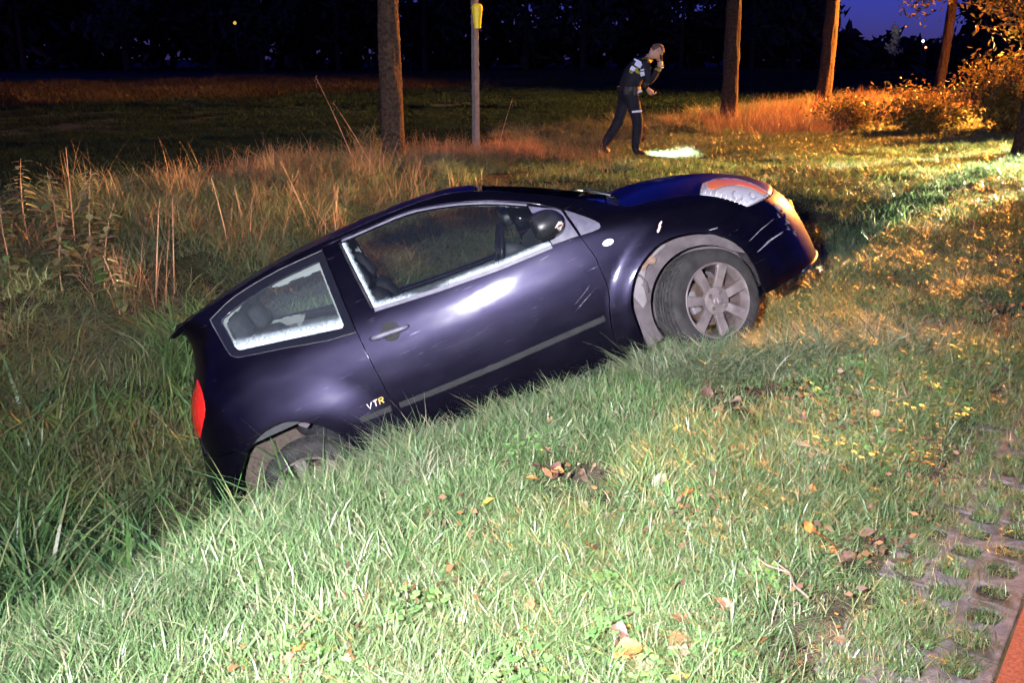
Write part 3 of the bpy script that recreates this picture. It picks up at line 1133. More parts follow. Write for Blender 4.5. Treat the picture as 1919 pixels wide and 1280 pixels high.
def loft(name, edge, centre, mat, parent, n=40, m=28, lift=0.0, pw=2.0, thick=.012, inset_y=.002):
    E_ = arc_sample(edge, n)
    Cc = arc_sample(centre, n)
    hw = HW(E_[:, 0], E_[:, 1]) - inset_y
    V, F = [], []
    for i in range(n):
        for k in range(m + 1):
            t = -1 + 2 * k / m
            w = 1 - abs(t) ** pw
            V.append((E_[i, 0] + (Cc[i, 0] - E_[i, 0]) * w, t * hw[i], E_[i, 1] + (Cc[i, 1] - E_[i, 1]) * w + lift))
    for i in range(n - 1):
        for k in range(m):
            a = i * (m + 1) + k
            F.append((a, a + 1, a + m + 2, a + m + 1))
    # turned-down flange all round
    ring = [k for k in range(m + 1)] + [i * (m + 1) + m for i in range(1, n)] + [(n - 1) * (m + 1) + k for k in range(m - 1, -1, -1)] + [i * (m + 1) for i in range(n - 2, 0, -1)]
    s = len(V)
    for r in ring:
        x, y, z = V[r]
        V.append((x, y * .995, z - thick))
    for q in range(len(ring)):
        q2 = (q + 1) % len(ring)
        F.append((ring[q], s + q, s + q2, ring[q2]))
    o = mesh_obj(name, V, F, mat, parent)
    bm = bmesh.new(); bm.from_mesh(o.data)
    bmesh.ops.recalc_face_normals(bm, faces=bm.faces)
    up = sum(f.normal.z for f in bm.faces)
    if up < 0: bmesh.ops.reverse_faces(bm, faces=bm.faces)
    bm.to_mesh(o.data); bm.free()
    auto_smooth(o, 50)
    return o


ROOFC = cr([(-.31, 1.322), (-.207, 1.350), (.046, 1.393), (.234, 1.416), (.455, 1.431), (.66, 1.433), (.877, 1.431), (1.087, 1.421), (1.286, 1.396), (1.43, 1.357), (1.583, 1.294), (1.767, 1.205), (1.95, 1.104), (2.12, 1.008)], 6)
i_split_e = min(range(len(RAIL)), key=lambda i: abs(RAIL[i][0] - 1.42))
i_split_c = min(range(len(ROOFC)), key=lambda i: abs(ROOFC[i][0] - 1.45))
loft('windscreen', RAIL[i_split_e:], ROOFC[i_split_c:], M['glass'], car, 30, 24, .001)
roof = loft('roof', RAIL[:i_split_e + 1], ROOFC[:i_split_c + 1], M['paint'], car, 50, 28, .003)
# spoiler lip behind the roof
SP_E = [(-.435, 1.270), (-.36, 1.292), (-.298, 1.311)]
bmv = bmesh.new()
rows = []
for (x, z, hw, th) in ((-.405, 1.276, .37, .006), (-.375, 1.286, .41, .022), (-.335, 1.300, .44, .03), (-.290, 1.316, .475, .03)):
    row_t = [bmv.verts.new((x + .05 * (1 - (k / 8) ** 2) * 0 - .05 * (1 - (k / 8) ** 2), k / 8 * hw, z + .012 * (1 - (k / 8) ** 2))) for k in range(-8, 9)]
    row_b = [bmv.verts.new((v.co.x, v.co.y, v.co.z - th)) for v in row_t]
    rows.append((row_t, row_b))
for a, b in zip(rows[:-1], rows[1:]):
    for k in range(16):
        bmv.faces.new((a[0][k], b[0][k], b[0][k + 1], a[0][k + 1]))
        bmv.faces.new((a[1][k + 1], b[1][k + 1], b[1][k], a[1][k]))
for k in range(16):
    bmv.faces.new((rows[0][0][k + 1], rows[0][1][k + 1], rows[0][1][k], rows[0][0][k]))
    bmv.faces.new((rows[-1][0][k], rows[-1][1][k], rows[-1][1][k + 1], rows[-1][0][k + 1]))
for q in (0, 16):
    for a, b in zip(rows[:-1], rows[1:]):
        bmv.faces.new((a[0][q], a[1][q], b[1][q], b[0][q]))
bmesh.ops.recalc_face_normals(bmv, faces=bmv.faces)
spo = bm_obj('roof_spoiler', bmv, M['paint'], car)
auto_smooth(spo, 40)

HOOD_C = cr([(2.16, .985), (2.237, .972), (2.349, .962), (2.513, .931), (2.665, .885), (2.812, .824), (2.936, .752), (3.03, .668)], 5)
HOOD_E = HOODL[3:] + LAMP_TOP[1:]
hood = loft('bonnet', HOOD_E, HOOD_C, M['paint'], car, 46, 30, .0015, 2.2)
# scuttle between bonnet and windscreen
COWL_E = [(2.015, .992), (2.06, .955)]
v, f = [], []
for i, (x, z, hw, dz, dx) in enumerate(((1.99, .995, .60, .02, .13), (2.03, .962, .63, .018, .12), (2.10, .930, .66, .02, .09))):
    for k in range(17):
        t = -1 + k / 8
        v.append((x + dx * (1 - t * t), t * hw, z + dz * (1 - t * t)))
for i in range(2):
    for k in range(16):
        a = i * 17 + k
        f.append((a, a + 1, a + 18, a + 17))
mesh_obj('scuttle', v, f, M['black_plastic'], car, smooth=True)
for s in (-1, 1):
    pth = [(2.10, s * .30 + .1, .985), (2.03, s * .10, 1.06), (1.93, -s * .02 - .1, 1.118)]
    v, f = tube([(2.13, .28 * s, .985), (2.05, .02 + .20 * s, 1.055), (1.98, -.22 + .2 * s, 1.085)], [.012, .008, .006], 8)
    w_ = mesh_obj('wiper', v, f, M['black_plastic'], car, smooth=True)

# bumpers, lamps, tail
s_c = 3.7


def mirror_front(half):
    return half + [(2 * s_c - p[0], p[1]) for p in half[::-1]]


def fs(pts): return [(float(front_s(p[0], p[1])), p[1]) for p in resample_open(pts, .03)]


top = fs(BARCH[:1] + SEAM_B[::-1][1:] + [(2.78, .668), (2.86, .6555)]) + [(3.2, .655), (3.45, .662), (3.7, .664)]
low = [(3.7, .205), (3.2, .208)] + fs([(2.97, .212), (2.62, .226), (2.5956, .2257)])
arch = fs(BARCH[::-1])
half_up = arch[:-1] + top          # from the lower arch corner up and round to the middle
half = low[::-1][::-1]
right = fs([(2.5956, .2257)]) + arch[1:] + top
loop_b = right + [(2 * s_c - p[0], p[1]) for p in right[::-1]] + [(2 * s_c - p[0], p[1]) for p in low[::-1]][0:] + low[1:][0:]
g1 = [(3.28, .285), (4.12, .285), (4.06, .385), (3.34, .385)]
g2 = [(3.36, .575), (4.04, .575), (4.08, .635), (3.32, .635)]
bumper = panel('front_bumper', loop_b, M['paint'], car, chart=front_map, holes=[g1, g2], grid=.035)
for gl_ in (g1, g2):
    gp = panel('grille', gl_, M['black_plastic'], bumper, chart=front_map, grid=.03, off=-.025, inset=.0, thick=.01)
    z0, z1 = gl_[0][1], gl_[2][1]
    for zz in np.linspace(z0 + .018, z1 - .018, 3 if z1 - z0 < .08 else 4):
        ss = np.linspace(gl_[0][0] + .05, gl_[1][0] - .05, 24)
        x, y, z = front_map(ss, np.full(24, zz))
        v, f = tube([(a - .012, b, c) for a, b, c in zip(x, y, z)], .005, 6)
        mesh_obj('grille_slat', v, f, M['black_plastic'], gp, smooth=True)
# number plate
xs = np.linspace(-.26, .26, 15)
v, f = [], []
for zi, z in enumerate((.425, .535)):
    for y in xs:
        v.append((3.105 - .30 * y * y, y, z))
for k in range(14): f.append((k, k + 1, 15 + k + 1, 15 + k))
np_ = mesh_obj('number_plate', v, f, M['plate'], bumper)
sol = np_.modifiers.new('thick', 'SOLIDIFY'); sol.thickness = .012; sol.offset = 0
# lower lip of the bumper
lip = [(s, .217) for s in np.linspace(2.75, 4.65, 50)]
x, y, z = front_map(np.array([p[0] for p in lip]), np.array([p[1] for p in lip]))
v, f = tube([(a, b, c) for a, b, c in zip(x, y, z)], .012, 8)
mesh_obj('bumper_lip', v, f, M['black_plastic'], bumper, smooth=True)

for side in (1, -1):
    loop = LAMP_TOP + LAMP_LOW[::-1][1:-1]
    loop = LAMP_TOP + [(2.8422, .6622), (2.7732, .6749), (2.6867, .6815)] + LAMP_LOW[::-1][1:-1]
    hl = empty('headlight', parent=car)
    panel('lens', loop, M['lens'], hl, chart=front_map, conv=front_s, side=side, grid=.018, off=.001, thick=.02, inset=.002)
    cx = np.mean([p[0] for p in loop]); cz = np.mean([p[1] for p in loop])
    inner = [(cx + (p[0] - cx) * .97, cz + (p[1] - cz) * .96) for p in loop]
    panel('reflector', inner, M['chrome'], hl, chart=front_map, conv=front_s, side=side, grid=.018, off=-.030, thick=.002, inset=.001)
    for (bx, bz, br) in ((2.60, .805, .030), (2.70, .755, .036), (2.79, .715, .026)):
        ring_ = [(bx + br * math.cos(t_), bz + br * .8 * math.sin(t_)) for t_ in np.arange(20) * 2 * math.pi / 20]
        panel('lamp_bowl', ring_, M['black_plastic'], hl, chart=front_map, conv=front_s, side=side, grid=.012, off=-.022, thick=.006, inset=.001, step=.008)
        ring_ = [(bx + br * .62 * math.cos(t_), bz + br * .5 * math.sin(t_)) for t_ in np.arange(16) * 2 * math.pi / 16]
        panel('bulb', ring_, M['chrome'], hl, chart=front_map, conv=front_s, side=side, grid=.01, off=-.012, thick=.008, inset=.001, step=.007)
    ind = cr([(2.560, .842), (2.60, .853), (2.70, .830), (2.77, .798), (2.83, .742), (2.862, .676), (2.838, .685), (2.80, .735), (2.74, .780), (2.66, .808), (2.585, .822), (2.560, .842)], 3)
    panel('indicator', ind, M['amber'], hl, chart=front_map, conv=front_s, side=side, grid=.014, off=.003, thick=.006, inset=.001)
    # ribbed lower glass
    for k in range(9):
        t = k / 8
        a = np.array([2.52 + .15 * t, .828 - .135 * t]); b = a + np.array([.028, .012])
        xx = np.linspace(a[0], b[0], 4); zz = np.linspace(a[1], b[1], 4)
        s_ = front_s(xx, zz)
        x, y, z = front_map(s_, zz)
        v, f = tube([(p, side * q, r) for p, q, r in zip(x, y, z)], .0022, 5)
        mesh_obj('lens_rib', v, f, M['white_lens'], hl, smooth=True)

# rear: tailgate, rear window, bumper, lamps
def rs(pts): return [(float(rear_s(p[0], p[1])), p[1]) for p in resample_open(pts, .03)]


tail_rear = [(-.60, .985), (-.70, .93), (-.73, .87), (-.70, .80), (-.62, .75)]
rl = rs(TAIL_F)
left_side = rs(HATCHL)[::1]
half_h = left_side + tail_rear + [(-.615, .735), (-.62, .628)]
gate_loop = half_h + [(-2 - p[0], p[1]) for p in half_h[::-1]]
rwin = [(-.52, 1.255), (-.58, 1.06), (-1.42, 1.06), (-1.48, 1.255)]
gate = panel('tailgate', gate_loop, M['paint'], car, chart=rear_map, holes=[rwin], grid=.035)
panel('rear_window', rwin, M['glass'], gate, chart=rear_map, grid=.03, off=-.006, inset=0, rim=False)
for side in (1, -1):
    loop = rl + [(float(s), z) for s, z in tail_rear[::-1]]
    tl = panel('tail_light', loop, M['red_lens'], car, chart=rear_map, side=side, grid=.018, off=.005, thick=.02, inset=.002, step=.012)
hb = [(float(rear_s(-.1956, .6268)), .6250)] + rs([(-.1956, .6250), (-.3259, .6255), (-.452, .626)]) + [(-.62, .626)]
arch_r = rs([p for p in RARCH if p[0] < -.19])
half_rb = arch_r + hb[1:]
low_rb = rs([(-.325, .22)])
rb_loop = half_rb + [(-1.0, .626)] + [(-2 - p[0], p[1]) for p in half_rb[::-1]]
rb_loop = rb_loop + [(-1.0, .22)]
rbump = panel('rear_bumper', rb_loop, M['paint'], car, chart=rear_map, grid=.035)
bmv = bmesh.new()
box_bm(bmv, -.525, 0, .78, .012, .44, .11, .002)
bm_obj('number_plate', bmv, M['plate'], gate)

# badge on the quarter panel: V T R
def letter(name, strokes, ox, oz, h, mat, parent, w=.0062):
    parts = []
    for st_ in strokes:
        pts = [(ox + p[0] * h + p[1] * h * .18, oz + p[1] * h) for p in st_]
        pth = [(x, -(float(HW(x, z)) + .003), z) for x, z in pts]
        parts.append(tube(pth, w / 2, 6))
    v, f = join_vf(parts)
    return mesh_obj(name, v, f, mat, parent)


letter('badge_letter', [[(0, 1), (.38, 0), (.85, 1)]], .445, .538, .030, M['badge_silver'], quarterR)
letter('badge_letter', [[(.0, 1), (.8, 1)], [(.4, 1), (.4, 0)]], .479, .538, .030, M['badge_silver'], quarterR)
letter('badge_letter', [[(0, 0), (0, 1), (.6, 1), (.72, .78), (.6, .52), (0.1, .52)], [(.35, .52), (.72, 0)]], .512, .538, .030, M['badge_gold'], quarterR)


# marks in the paint
def mark(name, pts, mat, parent, w=.006, chart=None, off=.0022):
    P = resample_open(pts, .012)
    P = np.array(P)
    n = len(P)
    t = np.gradient(P, axis=0) if n > 1 else np.array([[1, 0]])
    t /= np.maximum(np.linalg.norm(t, axis=1), 1e-9)[:, None]
    nn = np.stack([-t[:, 1], t[:, 0]], 1)
    V, F = [], []
    for i in range(n):
        k = math.sin(math.pi * (i + .5) / n) ** .6 * random.uniform(.5, 1.0) * w / 2
        for sgn in (-1, 1):
            q = P[i] + nn[i] * k * sgn
            V.append((q[0], -(float(HW(q[0], q[1])) + off), q[1]))
    for i in range(n - 1): F.append((2 * i, 2 * i + 2, 2 * i + 3, 2 * i + 1))
    return mesh_obj(name, V, F, mat, parent)


mark('scratch', cr([(.8834, .6714), (1.0126, .6581), (1.1352, .6631), (1.2055, .6858), (1.2792, .6827)], 6), M['dark_scratch'], doorR, .005)
mark('scratch', cr([(.86, .685), (.90, .705), (.99, .70), (1.03, .72)], 4), M['dark_scratch'], doorR, .003)
mark('scratch', cr([(1.62, .56), (1.70, .60), (1.7762, .635)], 4), M['chip'], doorR, .002)
mark('scratch', cr([(1.64, .60), (1.70, .63), (1.75, .66)], 4), M['chip'], doorR, .002)
mark('scratch', cr([(1.56, .875), (1.62, .885)], 4), M['chip'], doorR, .003)
for (a, b, w) in (((2.885, .600), (2.90, .560), .030), ((2.858, .612), (2.875, .575), .024), ((2.90, .545), (2.912, .515), .022), ((2.835, .560), (2.850, .545), .012),
                  ((2.87, .505), (2.905, .487), .014), ((2.855, .478), (2.885, .462), .010), ((2.90, .430), (2.915, .418), .010)):
    for q in range(3):
        j = [random.uniform(-.012, .012) for _ in range(4)]
        mark('scuff', [(a[0] + j[0], a[1] + j[1]), (b[0] + j[2], b[1] + j[3])], M['chip'], bumper, w * random.uniform(.3, .7))
mark('scuff', [(2.62, .455), (2.72, .470), (2.83, .472)], M['chip'], bumper, .012)
mark('scuff', [(2.60, .525), (2.70, .545), (2.80, .556)], M['chip'], bumper, .005)
mark('scuff', [(2.42, .668), (2.47, .660)], M['chip'], bumper, .008)
for (a, b, w) in (((2.175, .765), (2.205, .79), .020), ((2.195, .790), (2.222, .806), .012)):
    mark('paint_chip', [a, b], M['primer'], wingR, w)

# wheel arch liners and what shows in them
def liner(cx, cz, r, y0, y1, mat, a0=-6, a1=190, name='arch_liner', nseg=36):
    V, F = [], []
    for i in range(nseg + 1):
        a = R(a0 + (a1 - a0) * i / nseg)
        for y in np.linspace(y0, y1, 4):
            V.append((cx + r * math.cos(a), y, cz + r * math.sin(a)))
    for i in range(nseg):
        for k in range(3):
            q = i * 4 + k
            F.append((q, q + 1, q + 5, q + 4))
    # inner wall
    c = len(V)
    V.append((cx, y1, cz))
    for i in range(nseg): F.append((i * 4 + 3, c, (i + 1) * 4 + 3))
    return mesh_obj(name, V, F, mat, car, smooth=False)


for side in (1, -1):
    y0, y1 = -side * .80, -side * .44
    auto_smooth(liner(2.245, .30, .405, y0, y1, M['liner']), 40)
    auto_smooth(liner(-.005, .27, .395, -side * .80, -side * .50, M['felt']), 40)
# solid wall of the front liners behind and above the tyre
# plate and rusty bracket behind the front wheel arch edge
def plate_part(name, pts, y, mat, t=.006):
    co, tris, ids = cdt([np.array(pts)])
    V = [(c[0], y, c[1]) for c in co] + [(c[0], y + t, c[1]) for c in co]
    n = len(co)
    F = [tuple(f) for f in tris] + [tuple(reversed([i + n for i in f])) for f in tris]
    lp = ids[0]
    for i in range(len(lp)):
        j = (i + 1) % len(lp)
        F.append((lp[i], lp[j], lp[j] + n, lp[i] + n))
    return mesh_obj(name, V, F, mat, car)


_o = [(2.245 + .408 * math.cos(R(a)), .30 + .408 * math.sin(R(a))) for a in np.linspace(18, 198, 40)]
_i = [(2.315 + .300 * math.cos(R(a)), .292 + .300 * math.sin(R(a))) for a in np.linspace(198, 40, 34)]
plate_part('liner_wall', _o + _i, -.655, M['liner'], .004)
plate_part('liner_wall', _o + _i, .655, M['liner'], .004)
plate_part('inner_arch_plate', [(2.135, .700), (2.215, .706), (2.225, .66), (2.165, .64), (2.10, .62), (2.06, .56), (2.03, .52), (1.99, .55), (2.03, .63), (2.075, .668)], -.685, M['bare_metal'])
plate_part('inner_arch_plate', [(1.935, .53), (1.98, .575), (2.01, .56), (2.03, .50), (2.02, .43), (1.985, .40), (1.965, .47)], -.68, M['bare_metal'])
plate_part('rusty_bracket', [(2.04, .628), (2.12, .672), (2.15, .665), (2.13, .635), (2.155, .625), (2.13, .60), (2.10, .61), (2.06, .585)], -.70, M['rust'])
v, f = tube([(1.945, -.69, .545), (1.985, -.70, .585), (2.035, -.70, .572), (2.05, -.70, .525), (2.045, -.69, .47)], .006, 8)
mesh_obj('brake_hose', v, f, M['liner'], car, smooth=True)
# pad of felt torn open in the rear arch
plate_part('loose_felt_patch', [(.06, .640), (.10, .640), (.135, .585), (.11, .575), (.085, .60)], -.74, M['liner'])

# underbody
bmv = bmesh.new()
box_bm(bmv, 1.13, 0, .19, 1.55, 1.50, .08, .01)
box_bm(bmv, 2.72, 0, .24, .55, 1.0, .08, .01)
box_bm(bmv, 2.25, 0, .28, .75, .86, .16, .01)
box_bm(bmv, -.05, 0, .28, .85, .96, .14, .01)
v = bm_obj('underbody', bmv, M['black_plastic'], car)


# wheels
def make_wheel():
    w = empty('wheel')
    R0 = .292
    prof = [(-.098, .208), (-.102, .232), (-.104, .258), (-.097, .279), (-.088, .288), (-.07, R0), (-.045, R0 + .001), (-.02, R0 + .0015), (.0, R0 + .0015), (.02, R0 + .0015), (.045, R0 + .001), (.07, R0), (.088, .288), (.097, .279), (.104, .258), (.102, .232), (.098, .208)]
    ns = 288
    # tread: dense rows so that grooves are cut into the rubber
    rows = [p for p in prof if p[0] <= -.088]
    tr = list(np.linspace(-.086, .086, 33))
    trr = [(y, R0 + .0015 - .014 * (abs(y) / .086) ** 4) for y in tr]
    rows = rows + trr + [p for p in prof if p[0] >= .088]
    V, F = [], []
    for k in range(ns):
        a = 2 * math.pi * k / ns
        for (y, r) in rows:
            rr = r
            if abs(y) <= .0861:
                ph = (k % 8)
                sh = 0 if abs(y) < .03 else (2 if y > 0 else 5)
                groove = (abs(abs(y) - .030) < .0042) or (abs(y) < .003) or (abs(abs(y) - .062) < .003)
                cross = ((k + sh + int(abs(y) / .0054)) % 8) in (0, 1)
                fine = ((k + int(abs(y) / .004)) % 4) == 0
                if groove: rr -= .008
                elif cross: rr -= .006
                elif fine: rr -= .0015
            V.append((rr * math.cos(a), y, rr * math.sin(a)))
    m = len(rows)
    for k in range(ns):
        k2 = (k + 1) % ns
        for i in range(m - 1):
            F.append((k * m + i, k * m + i + 1, k2 * m + i + 1, k2 * m + i))
    ty = mesh_obj('tyre', V, F, M['rubber'], w)
    auto_smooth(ty, 28)
    # rim barrel and flange; the outer face looks to -y
    pr = [(-.100, .213), (-.106, .209), (-.104, .202), (-.092, .196), (-.05, .188), (.05, .182), (.09, .195), (.098, .208)]
    V, F = [], []
    n2 = 72
    for k in range(n2):
        a = 2 * math.pi * k / n2
        for (y, r) in pr: V.append((r * math.cos(a), y, r * math.sin(a)))
    for k in range(n2):
        k2 = (k + 1) % n2
        for i in range(len(pr) - 1): F.append((k * len(pr) + i, k2 * len(pr) + i, k2 * len(pr) + i + 1, k * len(pr) + i + 1))
    rim = mesh_obj('rim', V, F, mats=[M['alloy'], M['alloy_dark']], parent=w, midx=[0 if (i % (len(pr) - 1)) < 4 else 1 for i in range(len(F))])
    auto_smooth(rim, 40)
    # seven broad flat spokes
    for s in range(7):
        a = R(3 + s * 360 / 7)
        bmv = bmesh.new()
        sec = [(.055, .026, -.075), (.085, .0265, -.086), (.13, .0275, -.094), (.17, .0300, -.0985), (.204, .0345, -.1005)]
        prev = None
        for (r, hw, y) in sec:
            ring = []
            for (t, dy) in ((-1.0, .022), (-1.0, .006), (-.86, 0), (.86, 0), (1.0, .006), (1.0, .022)):
                p = Vector((r, y + dy, t * hw))
                ring.append(bmv.verts.new((p.x * math.cos(a) - p.z * math.sin(a), p.y, p.x * math.sin(a) + p.z * math.cos(a))))
            if prev:
                for q in range(6): bmv.faces.new((prev[q], prev[(q + 1) % 6], ring[(q + 1) % 6], ring[q]))
            else: bmv.faces.new(ring)
            prev = ring
        bmv.faces.new(prev[::-1])
        bmesh.ops.recalc_face_normals(bmv, faces=bmv.faces)
        sp = bm_obj('spoke', bmv, M['alloy'], rim)
        auto_smooth(sp, 30)
    # hub dish with four bolt holes
    pts = [(.078 * math.cos(t), .078 * math.sin(t)) for t in np.arange(40) * 2 * math.pi / 40]
    hol = [[(.050 * math.cos(R(38) + q * math.pi / 2) + .0125 * math.cos(t), .050 * math.sin(R(38) + q * math.pi / 2) + .0125 * math.sin(t)) for t in np.arange(14) * 2 * math.pi / 14] for q in range(4)]
    ctr = [(.03 * math.cos(t), .03 * math.sin(t)) for t in np.arange(20) * 2 * math.pi / 20]
    co, tris, ids = cdt([np.array(pts)] + [np.array(h[::-1]) for h in hol], np.array([p for p in ctr] + [(0, 0)] + [(.064 * math.cos(t), .064 * math.sin(t)) for t in np.arange(30) * 2 * math.pi / 30]))
    def dy(c):
        r = math.hypot(*c)
        return -.088 - .010 * (1 - min(1, r / .078) ** 2)
    V = [(c[0], dy(c), c[1]) for c in co]
    F = [tuple(t) for t in tris]
    for lp in ids:
        s0 = len(V)
        for i in lp: V.append((co[i][0], -.062, co[i][1]))
        n = len(lp)
        for i in range(n):
            j = (i + 1) % n
            F.append((lp[i], lp[j], s0 + j, s0 + i))
    hubd = mesh_obj('hub', V, F, M['alloy'], rim)
    bm = bmesh.new(); bm.from_mesh(hubd.data); bmesh.ops.recalc_face_normals(bm, faces=bm.faces); bm.to_mesh(hubd.data); bm.free()
    auto_smooth(hubd, 35)
    # bolts deep in the holes
    for q in range(4):
        t = R(38) + q * math.pi / 2
        v, f = tube([(.050 * math.cos(t), -.060, .050 * math.sin(t)), (.050 * math.cos(t), -.072, .050 * math.sin(t))], .0095, 6)
        mesh_obj('wheel_bolt', v, f, M['rust'], rim)
    # centre cap with its double chevron
    v, f = tube([(0, -.09, 0), (0, -.1025, 0), (0, -.1045, 0)], [.029, .029, .0255], 28)
    cap_ = mesh_obj('hub_cap', v, f, M['alloy'], rim)
    auto_smooth(cap_, 30)
    parts = []
    for dz in (.0035, -.0085):
        parts.append(tube([(-.012, -.1052, dz - .003), (0, -.1055, dz + .007), (.012, -.1052, dz - .003)], .0022, 6))
    v, f = join_vf(parts)
    mesh_obj('emblem', v, f, M['logo_grey'], cap_)
    # brake disc
    v, f = tube([(0, -.02, 0), (0, .0, 0)], .135, 40)
    mesh_obj('brake_disc', v, f, M['brake'], w)
    bmv = bmesh.new()
    box_bm(bmv, -.105, -.012, .04, .06, .06, .13, .01)
    bm_obj('brake_caliper', bmv, M['bare_metal'], w)
    return w


def copy_tree(o, parent=None):
    c = o.copy()
    C.objects.link(c)
    c.parent = parent
    for ch in list(o.children):
        copy_tree(ch, c)
    return c


wheel = make_wheel()
wheel.parent = car
wheel.location = (2.315, -.690, .292)
wheel.rotation_euler = (0, 0, R(20))
wheel.scale = (.955, 1, .955)
w2 = copy_tree(wheel, car)
w2.location = (0.0, -.690, .247)
w2.rotation_euler = (0, R(-33), 0)
w3 = copy_tree(wheel, car)
w3.location = (2.315, .690, .262)
w3.rotation_euler = (0, 0, R(180 + 20))
w4 = copy_tree(wheel, car)
w4.location = (0.0, .690, .25)
w4.rotation_euler = (0, R(20), R(180))

# cabin
def seat(x, y, name='front_seat', rec=0.30):
    s = empty(name, parent=car)
    bmv = bmesh.new()
    box_bm(bmv, x + .22, y, .46, .50, .48, .18, .06)
    auto_smooth(bm_obj('seat_cushion', bmv, M['seat'], s), 60)
    bmv = bmesh.new()
    box_bm(bmv, 0, 0, .28, .15, .48, .60, .065, None)
    bmesh.ops.rotate(bmv, cent=(0, 0, 0), matrix=Matrix.Rotation(-rec, 3, 'Y'), verts=bmv.verts)
    bmesh.ops.translate(bmv, vec=(x, y, .50), verts=bmv.verts)
    auto_smooth(bm_obj('backrest', bmv, M['seat'], s), 60)
    bmv = bmesh.new()
    box_bm(bmv, 0, 0, .70, .11, .27, .20, .05, None)
    bmesh.ops.rotate(bmv, cent=(0, 0, 0), matrix=Matrix.Rotation(-rec, 3, 'Y'), verts=bmv.verts)
    bmesh.ops.translate(bmv, vec=(x + .01, y, .50), verts=bmv.verts)
    auto_smooth(bm_obj('headrest', bmv, M['seat'], s), 60)
    return s


seat(.84, -.36)
seat(.84, .36)
for y in (-.32, .32): seat(.10, y, 'rear_seat', .25)
# dashboard and steering wheel (left-hand drive)
v, f = [], []
secs = [(1.62, .60), (1.60, .78), (1.66, .90), (1.80, .955), (2.02, .965)]
for (x, z) in secs:
    for k in range(9):
        t = -1 + k / 4
        v.append((x, t * .70, z + .02 * (1 - t * t)))
for i in range(len(secs) - 1):
    for k in range(8):
        a = i * 9 + k
        f.append((a, a + 1, a + 10, a + 9))
dash = mesh_obj('dashboard', v, f, M['cabin'], car, smooth=True)
stw = empty('steering_wheel', parent=car)
rg = []
for k in range(33):
    a = 2 * math.pi * k / 32
    p = Vector((0, .185 * math.cos(a), .185 * math.sin(a)))
    p.rotate(Matrix.Rotation(R(25), 3, 'Y'))
    rg.append(p + Vector((1.46, .36, .90)))
v, f = tube(rg, .015, 10, cap=False)
mesh_obj('wheel_ring', v, f, M['frit'], stw, smooth=True)
v, f = tube([(1.48, .36, .90), (1.62, .36, .84)], [.06, .03], 12)
mesh_obj('steering_column', v, f, M['cabin'], stw, smooth=True)
for s in (-1, 1):
    v, f = tube([(1.465, .36, .90), (1.46, .36 + s * .18, .90)], .016, 8)
    mesh_obj('wheel_spoke', v, f, M['cabin'], stw, smooth=True)
# cabin trims: roof lining, cant rails, rear pillars, door cards, floor
lin = loft('headliner', [(p[0], p[1] - .03) for p in RAIL if -.2 < p[0] < 1.42], [(p[0], p[1] - .035) for p in ROOFC if -.2 < p[0] < 1.45], M['headliner'], car, 24, 14, 0, 2.0, .002, .045)
for side in (1, -1):
    loop = [p for p in RAIL if .2 < p[0] < 1.9][::1]
    loop = [(p[0], p[1] - .012) for p in loop]
    inner = [(p[0], p[1] + .022) for p in WTOP[::-1] if p[0] < 1.60]
    lp2 = [(1.86, 1.09)] + [(1.66, 1.160)] + inner + [(.66, 1.02), (.50, .99), (.505, 1.30), (.24, 1.318), (.22, 1.375)]
    panel('pillar_trim', loop + lp2, M['headliner'], car, side=side, grid=.04, off=-.045, thick=-.012, inset=.0)
    panel('rear_pillar_trim', [(.05, 1.345), (.05, 1.305), (-.07, 1.25), (-.05, 1.10), (.16, 1.045), (.10, .98), (-.20, 1.0), (-.24, 1.28)], M['headliner'], car, side=side, grid=.04, off=-.05, thick=-.012, inset=0)
    panel('door_card', [(.58, .30), (1.75, .30), (1.78, .86), (1.64, .83), (1.35, .84), (1.02, .865), (.69, .90), (.57, .90)], M['cabin'], car, side=side, grid=.05, off=-.05, thick=-.012, inset=0)
    panel('rear_card', [(-.25, .62), (.56, .62), (.56, .90), (.40, .935), (.155, .995), (-.05, 1.04), (-.2, 1.0)], M['cabin'], car, side=side, grid=.05, off=-.05, thick=-.012, inset=0)
bmv = bmesh.new()
box_bm(bmv, .9, 0, .27, 2.0, 1.4, .04, .005)
bm_obj('cabin_floor', bmv, M['cabin'], car)
# near-side seat belt
v, f = [], []
for i, (x, y, z) in enumerate(((.60, -.60, 1.22), (.64, -.60, 1.05), (.69, -.61, .90), (.72, -.62, .70))):
    v += [(x - .022, y, z), (x + .022, y, z)]
for i in range(3): f.append((2 * i, 2 * i + 1, 2 * i + 3, 2 * i + 2))
sb = mesh_obj('seat_belt', v, f, M['cabin'], car)
sol = sb.modifiers.new('t', 'SOLIDIFY'); sol.thickness = .003


